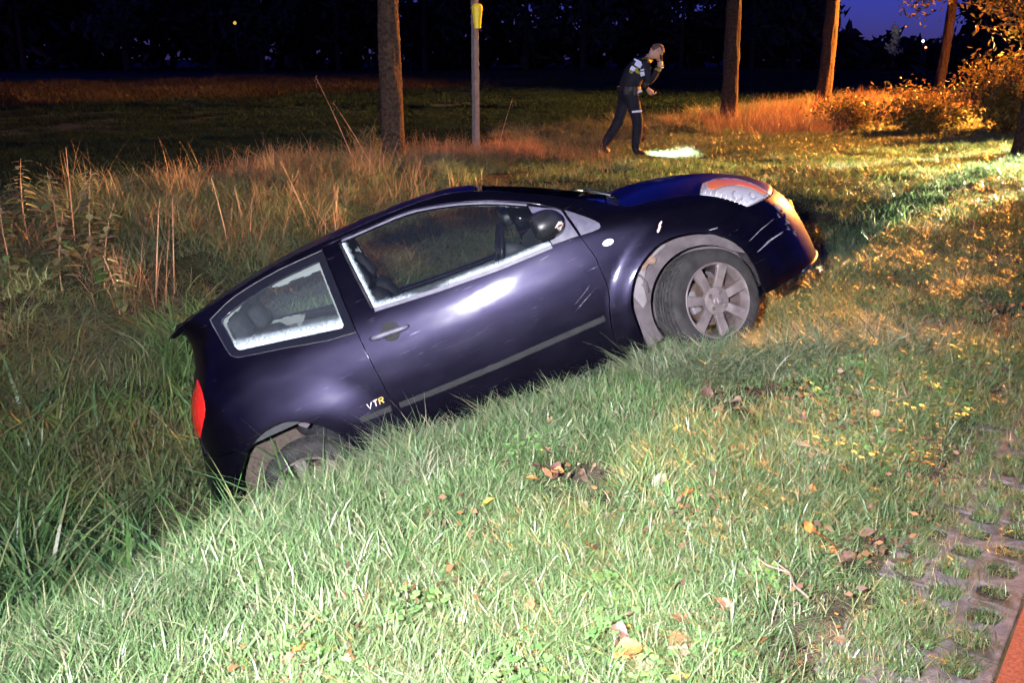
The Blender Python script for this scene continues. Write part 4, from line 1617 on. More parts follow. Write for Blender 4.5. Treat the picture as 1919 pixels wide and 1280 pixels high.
# ------------------------------------------------------------------ grass, reeds and weeds
def blades(n, rad, lmin, lmax, w, lean, droop, cols, seg=3, seed=0, up=1.0, inner=0.0):
    """a clump of n bent, tapering blades; returns verts, faces, colours"""
    r = np.random.default_rng(seed)
    V, F, K = [], [], []
    cols = np.array(cols)
    for i in range(n):
        a = r.random() * 2 * math.pi
        q = math.sqrt(r.random()) * rad
        base = np.array([q * math.cos(a), q * math.sin(a), -0.01])
        L = lmin + (lmax - lmin) * r.random() ** 1.3
        d = r.random() * 2 * math.pi
        th = lean * r.random()
        dirv = np.array([math.cos(d) * math.sin(th), math.sin(d) * math.sin(th), math.cos(th) * up])
        sdir = np.array([-math.sin(d + r.normal() * .6), math.cos(d + r.normal() * .6), 0])
        bend = np.array([math.cos(d), math.sin(d), 0]) * droop * (0.3 + r.random())
        ww = w * (.6 + .8 * r.random())
        c = cols[r.integers(len(cols))] * (.75 + .5 * r.random())
        s = len(V)
        p = base.copy()
        for k in range(seg + 1):
            t = k / seg
            p = base + dirv * L * t + (bend * L * t * t) + np.array([0, 0, -1.0]) * L * t * t * droop * .45
            wd = ww * (1 - t ** 1.6) * (.75 + .5 * min(1, t * 3)) / 2
            if k < seg:
                V.append(p - sdir * wd); V.append(p + sdir * wd)
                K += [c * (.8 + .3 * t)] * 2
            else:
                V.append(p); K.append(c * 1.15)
        for k in range(seg - 1): F.append((s + 2 * k, s + 2 * k + 1, s + 2 * k + 3, s + 2 * k + 2))
        F.append((s + 2 * (seg - 1), s + 2 * (seg - 1) + 1, s + 2 * seg))
    return V, F, K


def clover(n, rad, seed):
    r = np.random.default_rng(seed)
    V, F, K = [], [], []
    for i in range(n):
        a = r.random() * 2 * math.pi; q = math.sqrt(r.random()) * rad
        c0 = np.array([q * math.cos(a), q * math.sin(a), .02 + .04 * r.random()])
        s_ = .0045 + .004 * r.random()
        ph = r.random() * 6
        col = np.array([.10, .20, .06]) * (.7 + .6 * r.random())
        tilt = r.normal(size=2) * .25
        for k in range(3):
            b = ph + k * 2.094
            cc = c0 + np.array([math.cos(b), math.sin(b), 0]) * s_
            s = len(V)
            for j in range(6):
                t = j * 1.047
                dx, dy = s_ * .95 * math.cos(t), s_ * .95 * math.sin(t)
                V.append(cc + np.array([dx, dy, dx * tilt[0] + dy * tilt[1]])); K.append(col)
            F.append(tuple(range(s, s + 6)))
    return V, F, K


def col_mesh(name, V, F, K, mat):
    me = bpy.data.meshes.new(name)
    me.from_pydata([tuple(map(float, v)) for v in V], [], F)
    a = me.color_attributes.new('col', 'FLOAT_COLOR', 'POINT')
    K = np.asarray(K, dtype=np.float32)
    a.data.foreach_set('color', np.concatenate([K, np.ones((len(K), 1), np.float32)], 1).ravel())
    me.materials.append(mat)
    return me


def scatter(name, label, P, rot, scl, idx, meshes, cat=None):
    """one mass of growth: clumps set out over given points"""
    col = bpy.data.collections.new(name + '_clumps')
    for i, me in enumerate(meshes):
        col.objects.link(bpy.data.objects.new('%s_clump_%02d' % (name, i), me))
    me = bpy.data.meshes.new(name)
    n = len(P)
    me.vertices.add(n)
    me.vertices.foreach_set('co', np.asarray(P, dtype=np.float32).ravel())
    for nm, typ, key, dat in (('rot', 'FLOAT_VECTOR', 'vector', rot), ('scl', 'FLOAT_VECTOR', 'vector', scl)):
        at = me.attributes.new(nm, typ, 'POINT')
        at.data.foreach_set(key, np.asarray(dat, dtype=np.float32).ravel())
    at = me.attributes.new('idx', 'INT', 'POINT')
    at.data.foreach_set('value', np.asarray(idx, dtype=np.int32))
    o = bpy.data.objects.new(name, me)
    C.objects.link(o)
    ng = bpy.data.node_groups.new(name, 'GeometryNodeTree')
    ng.interface.new_socket('Geometry', in_out='INPUT', socket_type='NodeSocketGeometry')
    ng.interface.new_socket('Geometry', in_out='OUTPUT', socket_type='NodeSocketGeometry')
    gi = ng.nodes.new('NodeGroupInput'); go = ng.nodes.new('NodeGroupOutput')
    ip = ng.nodes.new('GeometryNodeInstanceOnPoints')
    ci = ng.nodes.new('GeometryNodeCollectionInfo')
    ci.inputs['Collection'].default_value = col
    ci.inputs['Separate Children'].default_value = True
    ci.inputs['Reset Children'].default_value = True
    ip.inputs['Pick Instance'].default_value = True
    ng.links.new(gi.outputs[0], ip.inputs['Points'])
    ng.links.new(ci.outputs[0], ip.inputs['Instance'])
    for nm, typ, sock in (('rot', 'FLOAT_VECTOR', 'Rotation'), ('scl', 'FLOAT_VECTOR', 'Scale'), ('idx', 'INT', 'Instance Index')):
        na = ng.nodes.new('GeometryNodeInputNamedAttribute')
        na.data_type = typ
        na.inputs['Name'].default_value = nm
        out = [s for s in na.outputs if s.enabled and s.name == 'Attribute'][0]
        if sock == 'Rotation':
            er = ng.nodes.new('FunctionNodeEulerToRotation')
            ng.links.new(out, er.inputs[0])
            ng.links.new(er.outputs[0], ip.inputs['Rotation'])
        else:
            ng.links.new(out, ip.inputs[sock])
    ng.links.new(ip.outputs[0], go.inputs[0])
    md = o.modifiers.new('scatter', 'NODES')
    md.node_group = ng
    tag(o, label, cat, kind='stuff')
    return o


G = [(.062, .118, .034), (.084, .146, .050), (.100, .158, .066), (.072, .134, .050), (.120, .170, .080), (.22, .20, .12), (.058, .104, .034), (.15, .175, .095)]
GL = [(.085, .135, .065), (.11, .155, .085), (.13, .170, .10), (.080, .125, .06), (.19, .185, .125), (.26, .23, .155)]
SED = [(.060, .135, .036), (.080, .165, .05), (.10, .18, .065), (.065, .125, .055), (.16, .17, .08)]
MAT_ = [(.12, .135, .08), (.15, .145, .09), (.10, .135, .06), (.18, .15, .095), (.085, .13, .055), (.12, .145, .10), (.11, .165, .06)]
DRY = [(.34, .17, .09), (.42, .23, .14), (.28, .13, .07), (.34, .20, .12), (.20, .11, .06)]
STRAW = [(.25, .19, .10), (.20, .16, .09), (.15, .15, .07), (.12, .15, .06)]
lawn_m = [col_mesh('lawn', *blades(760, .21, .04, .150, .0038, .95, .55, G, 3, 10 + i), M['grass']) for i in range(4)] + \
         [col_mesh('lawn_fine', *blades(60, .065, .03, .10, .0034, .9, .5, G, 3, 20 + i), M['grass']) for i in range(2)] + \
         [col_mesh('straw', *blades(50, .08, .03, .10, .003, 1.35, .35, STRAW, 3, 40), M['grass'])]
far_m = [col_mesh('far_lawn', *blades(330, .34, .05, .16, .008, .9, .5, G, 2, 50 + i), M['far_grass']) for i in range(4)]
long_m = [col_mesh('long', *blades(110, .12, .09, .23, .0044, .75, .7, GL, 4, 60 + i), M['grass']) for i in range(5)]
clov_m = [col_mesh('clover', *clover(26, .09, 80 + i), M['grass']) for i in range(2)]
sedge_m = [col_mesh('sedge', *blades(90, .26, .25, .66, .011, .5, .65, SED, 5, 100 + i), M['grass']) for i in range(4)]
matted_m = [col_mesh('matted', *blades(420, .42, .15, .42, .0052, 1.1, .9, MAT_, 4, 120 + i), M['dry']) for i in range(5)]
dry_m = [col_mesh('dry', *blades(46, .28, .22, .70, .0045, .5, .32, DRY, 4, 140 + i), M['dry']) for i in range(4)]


def zone(n, u0, u1, v0, v1):
    u = rng.uniform(u0, u1, n); v = rng.uniform(v0, v1, n)
    x, y = to_xy(u, v)
    return u, v, x, y, zground(u, v)


def visible(x, y, z, top=0.3):
    px, py, w = project(np.stack([x, y, z], 1))
    px2, py2, w2 = project(np.stack([x, y, z + top], 1))
    return (w > .6) & (px > -330) & (px < 2250) & (py > -20) & (py2 < 1520)


def clear_of_car(x, y, z, hgt):
    L = to_car(np.stack([x, y, z], 1))
    inside = (L[:, 0] > -.62) & (L[:, 0] < 3.08) & (np.abs(L[:, 1]) < .74)
    # growth far below the floor may stay, nothing may poke through it
    return ~(inside & (L[:, 2] + hgt > .10))


def place(sel, x, y, z, s, idx, tilt=.12, lean=None):
    n = int(sel.sum())
    rot = np.stack([rng.normal(0, tilt, n), rng.normal(0, tilt, n), rng.uniform(0, 6.28, n)], 1)
    sc = s[sel]
    return np.stack([x, y, z], 1)[sel], rot, np.stack([sc, sc, sc * rng.uniform(.75, 1.3, n)], 1), idx[sel]


def cat4(L): return [np.concatenate([l[k] for l in L]) for k in range(4)]


# bare, scuffed spots of soil in the lawn: u, v, radius
BARE = [(5.30, 1.80, .17), (4.03, 1.60, .17), (4.41, 1.50, .13), (3.04, 1.80, .17), (4.74, 1.43, .13), (5.37, 1.40, .20), (5.9, 1.1, .2), (7.0, 1.5, .22), (8.2, 1.1, .3), (6.4, .85, .15),
        (9.6, 1.6, .3), (11.0, 1.0, .35), (12.4, 2.2, .4), (9.0, 2.6, .25), (13.5, 1.2, .5), (15.5, 2.6, .5)]


def bare_w(u, v, grow=0.0):
    w = np.ones_like(u)
    for (a, b, r) in BARE:
        w *= smoothstep(.45, 1.15, np.hypot((u - a) / 1.3, v - b) / (r + grow) + .35 * (noise3(u * 9, v * 9) - .5))
    return w


parts = []
# near verge: patches of turf, then single tufts over them
u, v, x, y, z = zone(800, -.6, 9.5, .70, 3.35)
sel = (rng.random(len(u)) < bare_w(u, v, .16) * np.where(u > 6.2, .8, 1)) & visible(x, y, z) & clear_of_car(x, y, z, .12)
s = (.80 + .45 * noise1(u * 1.7, v * 1.7)) * (1 + .2 * smoothstep(1.7, 2.6, v))
parts.append(place(sel, x, y, z, s, rng.integers(0, 4, len(u)), .05))
u, v, x, y, z = zone(4200, -.6, 9.5, .60, 3.35)
dens = (.25 + .8 * noise3(u * 2.2, v * 2.2)) * np.clip(bare_w(u, v) + .05, 0, 1) * (1 + 1.2 * (bare_w(u, v, .16) < .5)) * np.where(v < .70, .5, 1)
sel = (rng.random(len(u)) < dens) & visible(x, y, z) & clear_of_car(x, y, z, .12)
idx = np.where(rng.random(len(u)) < .30 + .35 * (noise2(u * 2.2, v * 2.2) > .55) * (v < 1.9), 6, rng.integers(4, 6, len(u)))
s = (.8 + .55 * noise1(u * 1.7, v * 1.7)) * np.where(v < .9, .8, 1.0)
parts.append(place(sel, x, y, z, s, idx))
# tufts creeping over the edge of the pavers
u, v, x, y, z = zone(800, 0, 9.5, .36, .72)
sel = (rng.random(len(u)) < smoothstep(.40, .68, v + .30 * (noise1(u * 5, v * 5) - .5)) * .8) & visible(x, y, z)
parts.append(place(sel, x, y, np.maximum(z, 0) - .004, .5 + .35 * rng.random(len(u)), np.where(rng.random(len(u)) < .35, 6, rng.integers(4, 6, len(u)))))
# grass growing in the paver holes
hp = np.repeat(np.array(HOLES), 7, axis=0)
u = hp[:, 0] + rng.normal(0, .014, len(hp)); v = hp[:, 1] + rng.normal(0, .014, len(hp))
x, y = to_xy(u, v); z = np.full(len(u), -.004)
grow_ = noise3(u * 3.1, v * 6.3)
sel = visible(x, y, z) & (rng.random(len(u)) < .3 + .9 * grow_)
parts.append(place(sel, x, y, z, .42 + .45 * grow_ + .15 * rng.random(len(u)), np.where(rng.random(len(u)) < .25, 6, rng.integers(4, 6, len(u)))))
P, rt, sc, ix = cat4(parts)
scatter('lawn_grass', 'short green grass of the near verge and in the pavers', P, rt, sc, ix, lawn_m)

# verge farther along, and the mown dam
u, v, x, y, z = zone(3600, 8.5, 32, .75, 9.3)
g = smoothstep(9.5, 11.5, u + .12 * (v - 4))
dens = np.where(v < 3.3, 1.0, g) * (.35 + .75 * noise3(u * 1.1, v * 1.1)) * bare_w(u, v)
sel = (rng.random(len(u)) < dens) & visible(x, y, z) & clear_of_car(x, y, z, .12)
s = .75 + .6 * noise1(u * .9, v * .9)
P, rt, sc, ix = place(sel, x, y, z, s, rng.integers(0, 4, len(u)), .05)
scatter('verge_grass', 'mown green grass of the verge beyond the car', P, rt, sc, ix, far_m)

parts = []
u, v, x, y, z = zone(3000, -.6, 9.5, 1.0, 3.5)
cl = to_car(np.stack([x, y, z], 1))
near_car = np.exp(-((cl[:, 1] + .98) / .24) ** 2) * ((cl[:, 0] > -.7) & (cl[:, 0] < 3.2))
dens = .16 * (noise2(u * 1.9, v * 1.9) > .5) + .62 * smoothstep(2.1, 2.65, v) + .95 * near_car
sel = (rng.random(len(u)) < dens) & visible(x, y, z) & clear_of_car(x, y, z, .2)
s = .55 + .35 * rng.random(len(u)) + .15 * smoothstep(2.2, 2.7, v) + (.10 + .38 * smoothstep(1.7, 2.0, cl[:, 0])) * near_car
parts.append(place(sel, x, y, z, s, rng.integers(0, 5, len(u)), .16))
u, v, x, y, z = zone(1600, 9, 26, 1.0, 9.3)
g = smoothstep(9.5, 11.5, u + .12 * (v - 4))
sel = (rng.random(len(u)) < .35 * np.where(v < 3.3, 1.0, g) * (noise2(u * .8, v * .8) > .5)) & visible(x, y, z) & clear_of_car(x, y, z, .2)
parts.append(place(sel, x, y, z, .8 + .5 * rng.random(len(u)), rng.integers(0, 5, len(u)), .2))
lx, ly = rng.uniform(1.80, 2.75, 150), rng.uniform(-1.12, -.90, 150)
wp = np.stack([lx, ly, np.zeros(150)], 1) @ np.array(CARROT).T + np.array(CARLOC)
gz = zxy(wp[:, 0], wp[:, 1])
parts.append(place(np.ones(150, dtype=bool), wp[:, 0], wp[:, 1], gz, .95 + .35 * rng.random(150), rng.integers(0, 5, 150), .14))
lx, ly = rng.uniform(-.5, .60, 150), rng.uniform(-1.38, -.95, 150)
wp = np.stack([lx, ly, np.zeros(150)], 1) @ np.array(CARROT).T + np.array(CARLOC)
parts.append(place(np.ones(150, dtype=bool), wp[:, 0], wp[:, 1], zxy(wp[:, 0], wp[:, 1]), 1.0 + .45 * rng.random(150), rng.integers(0, 5, 150), .16))
P, rt, sc, ix = cat4(parts)
scatter('long_grass', 'longer pale green grass along the ditch edge and against the car', P, rt, sc, ix, long_m)

u, v, x, y, z = zone(300, -.3, 6.5, .7, 2.2)
sel = (rng.random(len(u)) < .8 * (noise1(u * 1.3 + 7, v * 1.3) > .64)) & visible(x, y, z) & clear_of_car(x, y, z, .05)
P, rt, sc, ix = place(sel, x, y, z + .02, np.full(len(u), .9), rng.integers(0, 2, len(u)))
scatter('clover', 'patches of small round clover leaves low in the lawn', P, rt, sc, ix, clov_m)

# sedge in the ditch
u, v, x, y, z = zone(1500, -2, 9.2, 3.3, 6.3)
dens = .2 + .7 * (noise3(u * 1.2, v * 1.2) > .42)
dens *= np.where(u < 5.2, 1.0, .55)
sel = (rng.random(len(u)) < dens * .5) & visible(x, y, z, .6) & clear_of_car(x, y, z, .55)
s = .7 + .5 * rng.random(len(u))
P, rt, sc, ix = place(sel, x, y, z, s, rng.integers(0, 4, len(u)), .16)
scatter('sedge', 'broad dark green sedge blades growing in the ditch behind the car', P, rt, sc, ix, sedge_m)

# matted grey-green growth on the far bank
u, v, x, y, z = zone(1300, -2, 11.5, 5.2, 10.2)
g = 1 - smoothstep(9.3, 11.2, u + .12 * (v - 4))
dens = (.5 + .5 * noise1(u, v)) * np.clip(g + (v > 8.0) * .8, 0, 1) * (1 - smoothstep(9.2, 10.2, v + .6 * (noise2(u, v) - .5)))
sel = (rng.random(len(u)) < dens) & visible(x, y, z, .5) & clear_of_car(x, y, z, .4)
s = .65 + .6 * rng.random(len(u))
P1 = place(sel, x, y, z, s, rng.integers(0, 5, len(u)), .2)
u, v, x, y, z = zone(700, 11, 40, 8.2, 11.0)
sel = (rng.random(len(u)) < .5 * (noise1(u * .5, v) > .35)) & visible(x, y, z, .5)
P2 = place(sel, x, y, z, .7 + .5 * rng.random(len(u)), rng.integers(0, 5, len(u)), .2)
P, rt, sc, ix = cat4([P1, P2])
scatter('matted_grass', 'matted grey-green dead grass on the far ditch bank', P, rt, sc, ix, matted_m)

# dry upright stalks
parts = []
u, v, x, y, z = zone(680, -2, 13, 6.2, 10.0)
dens = .9 * (noise2(u * .8 + 3, v * 1.1) > .46) * smoothstep(6.2, 7.6, v) * (1 - smoothstep(9.2, 10, v)) * np.where(u > 11.5, .25, 1)
sel = (rng.random(len(u)) < dens * .6) & visible(x, y, z, .8)
parts.append(place(sel, x, y, z, .55 + .55 * rng.random(len(u)), rng.integers(0, 4, len(u)), .14))
u, v, x, y, z = zone(420, 7.5, 13.5, 7.6, 9.7)
sel = (rng.random(len(u)) < .75 * smoothstep(7.6, 8.3, v)) & visible(x, y, z, .8)
parts.append(place(sel, x, y, z, .45 + .40 * rng.random(len(u)), rng.integers(0, 4, len(u)), .2))
u, v, x, y, z = zone(1100, 17.5, 34, 5.6, 9.6)
dens = .8 * smoothstep(17.5, 19.5, u) * (noise2(u * .7, v * .7) > .3) * np.where(v < 6.4, .6, 1)
sel = (rng.random(len(u)) < dens * .6) & visible(x, y, z, .8)
parts.append(place(sel, x, y, z, .7 + .5 * rng.random(len(u)), rng.integers(0, 4, len(u)), .14))
P, rt, sc, ix = cat4(parts)
scatter('dry_grass', 'tall dry straw-coloured grass round the tree trunks and along the bank', P, rt, sc, ix, dry_m)

# the meadow: red held low as painted shade, then tan painting the lamplit strip
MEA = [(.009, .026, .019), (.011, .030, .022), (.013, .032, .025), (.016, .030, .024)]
LIT_TAN = [(.045, .042, .026), (.06, .05, .032), (.04, .042, .024)]
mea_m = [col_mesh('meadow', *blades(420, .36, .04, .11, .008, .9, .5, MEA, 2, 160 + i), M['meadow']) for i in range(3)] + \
        [col_mesh('meadow_lit_tan', *blades(300, .36, .08, .22, .009, .8, .5, LIT_TAN, 2, 170 + i), M['meadow']) for i in range(3)]
u, v, x, y, z = zone(7800, 2, 95, 9.8, 62)
d = np.hypot(x, y)
edge = 11 + 5 * noise1(u * .12, v * .1) 
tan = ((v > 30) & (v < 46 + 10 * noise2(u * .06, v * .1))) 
sel = (rng.random(len(u)) < np.where(v > 25, .55, np.clip((22 / d) ** 1.2, .3, 1))) & visible(x, y, z, .1) & (v < 58)
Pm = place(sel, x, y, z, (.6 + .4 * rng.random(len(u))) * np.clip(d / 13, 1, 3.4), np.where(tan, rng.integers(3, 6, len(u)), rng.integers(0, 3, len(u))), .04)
u, v, x, y, z = zone(2600, 2, 34, 9.2, 19)
sel = visible(x, y, z, .1)
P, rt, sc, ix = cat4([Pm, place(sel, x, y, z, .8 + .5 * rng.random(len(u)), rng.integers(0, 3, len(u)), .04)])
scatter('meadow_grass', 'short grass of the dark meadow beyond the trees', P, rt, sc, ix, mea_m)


# crumbled leaf litter between the blades
def litter(n, rad, seed):
    r = np.random.default_rng(seed)
    V, F, K = [], [], []
    for i in range(n):
        a = r.random() * 6.28; q = math.sqrt(r.random()) * rad
        c0 = np.array([q * math.cos(a), q * math.sin(a), .015 + .045 * r.random()])
        d = r.normal(size=3) * np.array([1, 1, .5]); d /= np.linalg.norm(d)
        e = np.cross(d, r.normal(size=3)); e /= np.linalg.norm(e)
        s_ = .007 + .012 * r.random()
        k = np.array([(.10, .05, .03), (.14, .065, .03), (.06, .035, .028), (.12, .075, .05)][r.integers(4)]) * (.7 + .6 * r.random())
        b = len(V)
        V += [c0 - d * s_, c0 + e * s_ * .6, c0 + d * s_ * .8, c0 - e * s_ * .5 + d * s_ * .2]; K += [k] * 4
        F += [(b, b + 1, b + 2), (b, b + 2, b + 3)]
    return V, F, K


lit_m = [col_mesh('litter', *litter(16, .13, 180 + i), M['fallen']) for i in range(4)]
u, v, x, y, z = zone(1400, -.3, 13, .56, 2.6)
dens = (.12 + .55 * (noise3(u * 1.6 + 5, v * 1.6) > .58)) * (1 - .75 * smoothstep(1.3, 2.3, v)) + .5 * (1 - bare_w(u, v))
sel = (rng.random(len(u)) < dens * .7) & visible(x, y, z) & clear_of_car(x, y, z, .05)
P, rt, sc, ix = place(sel, x, y, np.where(v < .64, 0.0, z), np.full(len(u), 1.0), rng.integers(0, 4, len(u)))
scatter('leaf_litter', 'crumbled brown leaf litter scattered through the verge grass', P, rt, sc, ix, lit_m)


# fallen leaves, each its own thing
def leaf_mesh(seed, kind, col):
    r = np.random.default_rng(seed)
    n = 9
    t = np.linspace(0, 1, n)
    if kind == 'oak': w = .30 * np.sin(math.pi * t ** .75) * (1 + .35 * np.cos(t * 6 * math.pi)) + .012
    elif kind == 'round': w = .40 * np.sin(math.pi * t ** .8) + .01
    else: w = .26 * np.sin(math.pi * t) + .008
    curl = r.uniform(.1, .5); bend = r.uniform(-.5, .6)
    V, F, K = [], [], []
    for i in range(n):
        for j, sx in enumerate((-1, -.5, 0, .5, 1)):
            zz = curl * (sx * w[i]) ** 2 * 3 + bend * (t[i] - .5) ** 2 * .8 + .03 * r.normal()
            V.append((t[i] - .5, sx * w[i], zz))
            K.append(np.array(col) * (.75 + .5 * r.random()) * (.8 if j == 2 else 1))
    for i in range(n - 1):
        for j in range(4):
            a = i * 5 + j
            F.append((a, a + 5, a + 6, a + 1))
    s = len(V)
    V += [(-.5, -.012, .01), (-.5, .012, .01), (-.72, 0, .05)]; K += [np.array(col) * .6] * 3
    F.append((s, s + 1, s + 2))
    me = col_mesh('fallen_leaf', V, F, K, M['fallen'])
    me.polygons.foreach_set('use_smooth', np.ones(len(me.polygons), dtype=bool))
    return me


LEAFC = {'brown': (.19, .085, .045), 'orange-brown': (.36, .13, .04), 'pale tan': (.21, .145, .105), 'dark brown': (.085, .042, .034), 'yellow': (.55, .36, .06)}
leafm = {}
for ci, (cn, cc) in enumerate(LEAFC.items()):
    leafm[cn] = [leaf_mesh(300 + ci * 5 + k, kd, cc) for k, kd in enumerate(('oak', 'oak', 'round', 'slim'))]


SHAPES = ('lobed', 'wide lobed', 'rounded', 'narrow')
LEAFLABELS = set()


def drop_leaf(u, v, cn, size, where, zoff=None, k=None):
    x, y = to_xy(u, v)
    z = float(zground(np.array(u), np.array(v))) if v > .64 else 0.0
    k = random.randrange(4) if k is None else k
    def lab(): return '%s %s %s leaf %s' % ('small' if size < .055 else 'large', cn, SHAPES[k], where)
    for tries in range(40):
        if lab() not in LEAFLABELS: break
        k = random.randrange(4); cn = random.choice(list(LEAFC)); size = random.uniform(.038, .075)
    LEAFLABELS.add(lab())
    o = bpy.data.objects.new('fallen_leaf', leafm[cn][k])
    C.objects.link(o)
    o.location = (x, y, z + (zoff if zoff is not None else (random.uniform(.022, .058) if v > .64 else .012)))
    o.rotation_euler = (random.gauss(0, .4), random.gauss(0, .4), random.uniform(0, 6.28))
    o.scale = (size, size * (1.25 if k == 1 else 1), size)
    tag(o, lab(), 'leaf', 'fallen leaves in the grass')
    return o


def where_leaf(u, v):
    x, y = to_xy(u, v)
    if v < .66: return 'lying on the grass-filled pavers' + (' nearest the camera' if y < 3.2 else ' farther along')
    if v < .95: return 'in the grass beside the pavers' + (' near the bottom edge' if y < 2.7 else ' at the right')
    if y > 6.5: return 'on the verge beyond the front bumper'
    if x > 1.6: return 'in the grass right of the front wheel'
    if y > 3.9: return 'in the grass just below the front wheel'
    if y > 3.2: return 'in the grass below the door sill'
    if x < -.35: return 'in the grass at the lower left'
    if y < 2.45: return 'in the grass at the bottom edge'
    return 'in the grass below the middle of the car'


names = list(LEAFC)
spots = [(2.78, 1.88, 'pale tan'), (3.0, 1.42, 'pale tan'), (2.96, 1.30, 'orange-brown'), (2.98, 1.2, 'orange-brown'), (1.55, 1.72, 'orange-brown'), (1.5, 1.66, 'pale tan'), (2.2, 1.52, 'pale tan')]
for (a, b, cn) in spots: drop_leaf(a, b, cn, .075, where_leaf(a, b))
made = 0
while made < 120:
    a = random.uniform(.2, 11.5) if made > 60 else random.uniform(.3, 5); b = random.triangular(.45, 2.9, .9)
    x, y = to_xy(a, b)
    z = float(zground(np.array(a), np.array(b)))
    px, py, w = project(np.array([[x, y, z]]))
    if not (0 < px[0] < 1919 and 200 < py[0] < 1275): continue
    if not clear_of_car(np.array([x]), np.array([y]), np.array([z]), .1)[0]: continue
    cn = random.choices(names, (5, 4, 3, 5, .6))[0]
    drop_leaf(a, b, cn, random.uniform(.034, .062), where_leaf(a, b))
    made += 1
# small heaps of leaves where they drifted together
for (a, b, n) in ((2.95, 1.84, 7), (2.05, .98, 8), (3.95, 1.5, 4), (2.9, .74, 5), (1.25, 1.55, 3)):
    for k in range(n):
        uu, vv = a + random.gauss(0, .07), b + random.gauss(0, .05)
        drop_leaf(uu, vv, random.choice(['dark brown', 'brown', 'orange-brown', 'pale tan']), random.uniform(.05, .085), {2.95: 'in the leaf drift on soil below the sill', 2.05: 'in the leaf drift near the lower right', 3.95: 'in the few leaves below the front wheel', 2.9: 'in the leaf drift at the paver edge', 1.25: 'in the little drift at the bottom'}[a], random.uniform(.03, .08))
# twigs on the verge
M['twig'] = plain('twig_bark', (.15, .11, .09), .8, var=.3, scale=60)
for (a, b, rz, L) in ((4.35, .93, .5, .22), (2.55, .78, 1.9, .16), (3.55, 1.02, 2.4, .2)):
    x, y = to_xy(a, b)
    z = float(zground(np.array(a), np.array(b))) + .05
    pth = [(-L / 2, 0, 0), (-L / 6, .012, .012), (L / 6, -.008, .02), (L / 2, .012, .035)]
    v1 = tube(pth, [.0038, .0034, .003, .0015], 6)
    v2 = tube([(L / 6, -.008, .02), (L / 3, .05, .04), (L / 2.4, .075, .06)], [.0035, .003, .0015], 6)
    V, F = join_vf([v1, v2])
    o = mesh_obj('twig', V, F, M['twig'])
    o.location = (x, y, z); o.rotation_euler = (0, 0, rz)
    tag(o, {.5: 'pale forked twig in the grass near the paver strip', 1.9: 'short twig by the nearest pavers', 2.4: 'thin twig in the grass between paver strip and front wheel'}[rz], 'twig', 'fallen twigs')


# ------------------------------------------------------------------ trees along the meadow
def trunk_vf(h, r0, r1, seed, nseg=44, rows=70, flare=.35, lean=(0, 0)):
    r = np.random.default_rng(seed)
    nz = VNoise(seed + 500)
    V, F = [], []
    ph = r.random(3) * 6
    for i in range(rows + 1):
        t = i / rows
        z = h * t ** 1.25
        rad = r1 + (r0 - r1) * (1 - t) ** .8 + r0 * flare * math.exp(-z / .22)
        ox = lean[0] * z + .03 * math.sin(z * .9 + ph[0]); oy = lean[1] * z + .03 * math.sin(z * .8 + ph[1])
        for k in range(nseg):
            a = 2 * math.pi * k / nseg
            ridge = float(nz(k * 30 / nseg if k < nseg else 0, z * 3.2 + ph[2])) - .5
            rr = rad * (1 + .20 * ridge + .05 * math.sin(3 * a + ph[0]) * math.exp(-z / .6) + .03 * math.sin(2 * a + z))
            V.append((ox + rr * math.cos(a), oy + rr * math.sin(a), z - .05))
    for i in range(rows):
        for k in range(nseg):
            k2 = (k + 1) % nseg
            F.append((i * nseg + k, i * nseg + k2, (i + 1) * nseg + k2, (i + 1) * nseg + k))
    return V, F


def limbs(h, r, seed, n=9, z0=.5, spread=2.2):
    rr = np.random.default_rng(seed)
    parts = []
    tips = []
    for i in range(n):
        z = h * (z0 + (1 - z0) * rr.random())
        a = rr.random() * 6.28
        L = spread * (.6 + .6 * rr.random())
        p0 = np.array([0, 0, z]); d = np.array([math.cos(a), math.sin(a), .35 + .4 * rr.random()])
        pts = [p0 + d * L * t + np.array([0, 0, -.25 * L * t * t]) + rr.normal(0, .04, 3) * t for t in np.linspace(0, 1, 6)]
        parts.append(tube(pts, list(np.linspace(r * .35, r * .06, 6)), 7))
        tips += pts[2:]
    return join_vf(parts), tips


def leaves_vf(centres, n_each, spread, size, cols, seed, flat=.5):
    """leaf-sized folded faces round given centres"""
    r = np.random.default_rng(seed)
    V, F, K = [], [], []
    cols = np.array(cols)
    for c in centres:
        for j in range(n_each):
            p = np.array(c) + r.normal(0, spread, 3) * np.array([1, 1, flat + .3])
            s = size * (.6 + .8 * r.random())
            d = r.normal(size=3); d /= np.linalg.norm(d)
            e = np.cross(d, r.normal(size=3)); e /= np.linalg.norm(e)
            n = np.cross(d, e)
            k = cols[r.integers(len(cols))] * (.6 + .8 * r.random())
            b = len(V)
            V += [p - d * s, p + e * s * .42 + n * s * .12 - d * s * .1, p + d * s, p - e * s * .42 + n * s * .12 - d * s * .1]
            K += [k] * 4
            F += [(b, b + 1, b + 2), (b, b + 2, b + 3)]
    return V, F, K


def add_leaves(name, V, F, K, parent, mat=None):
    me = col_mesh(name, V, F, K, mat or M['leaf'])
    o = bpy.data.objects.new(name, me)
    C.objects.link(o)
    if parent: o.parent = parent
    return o


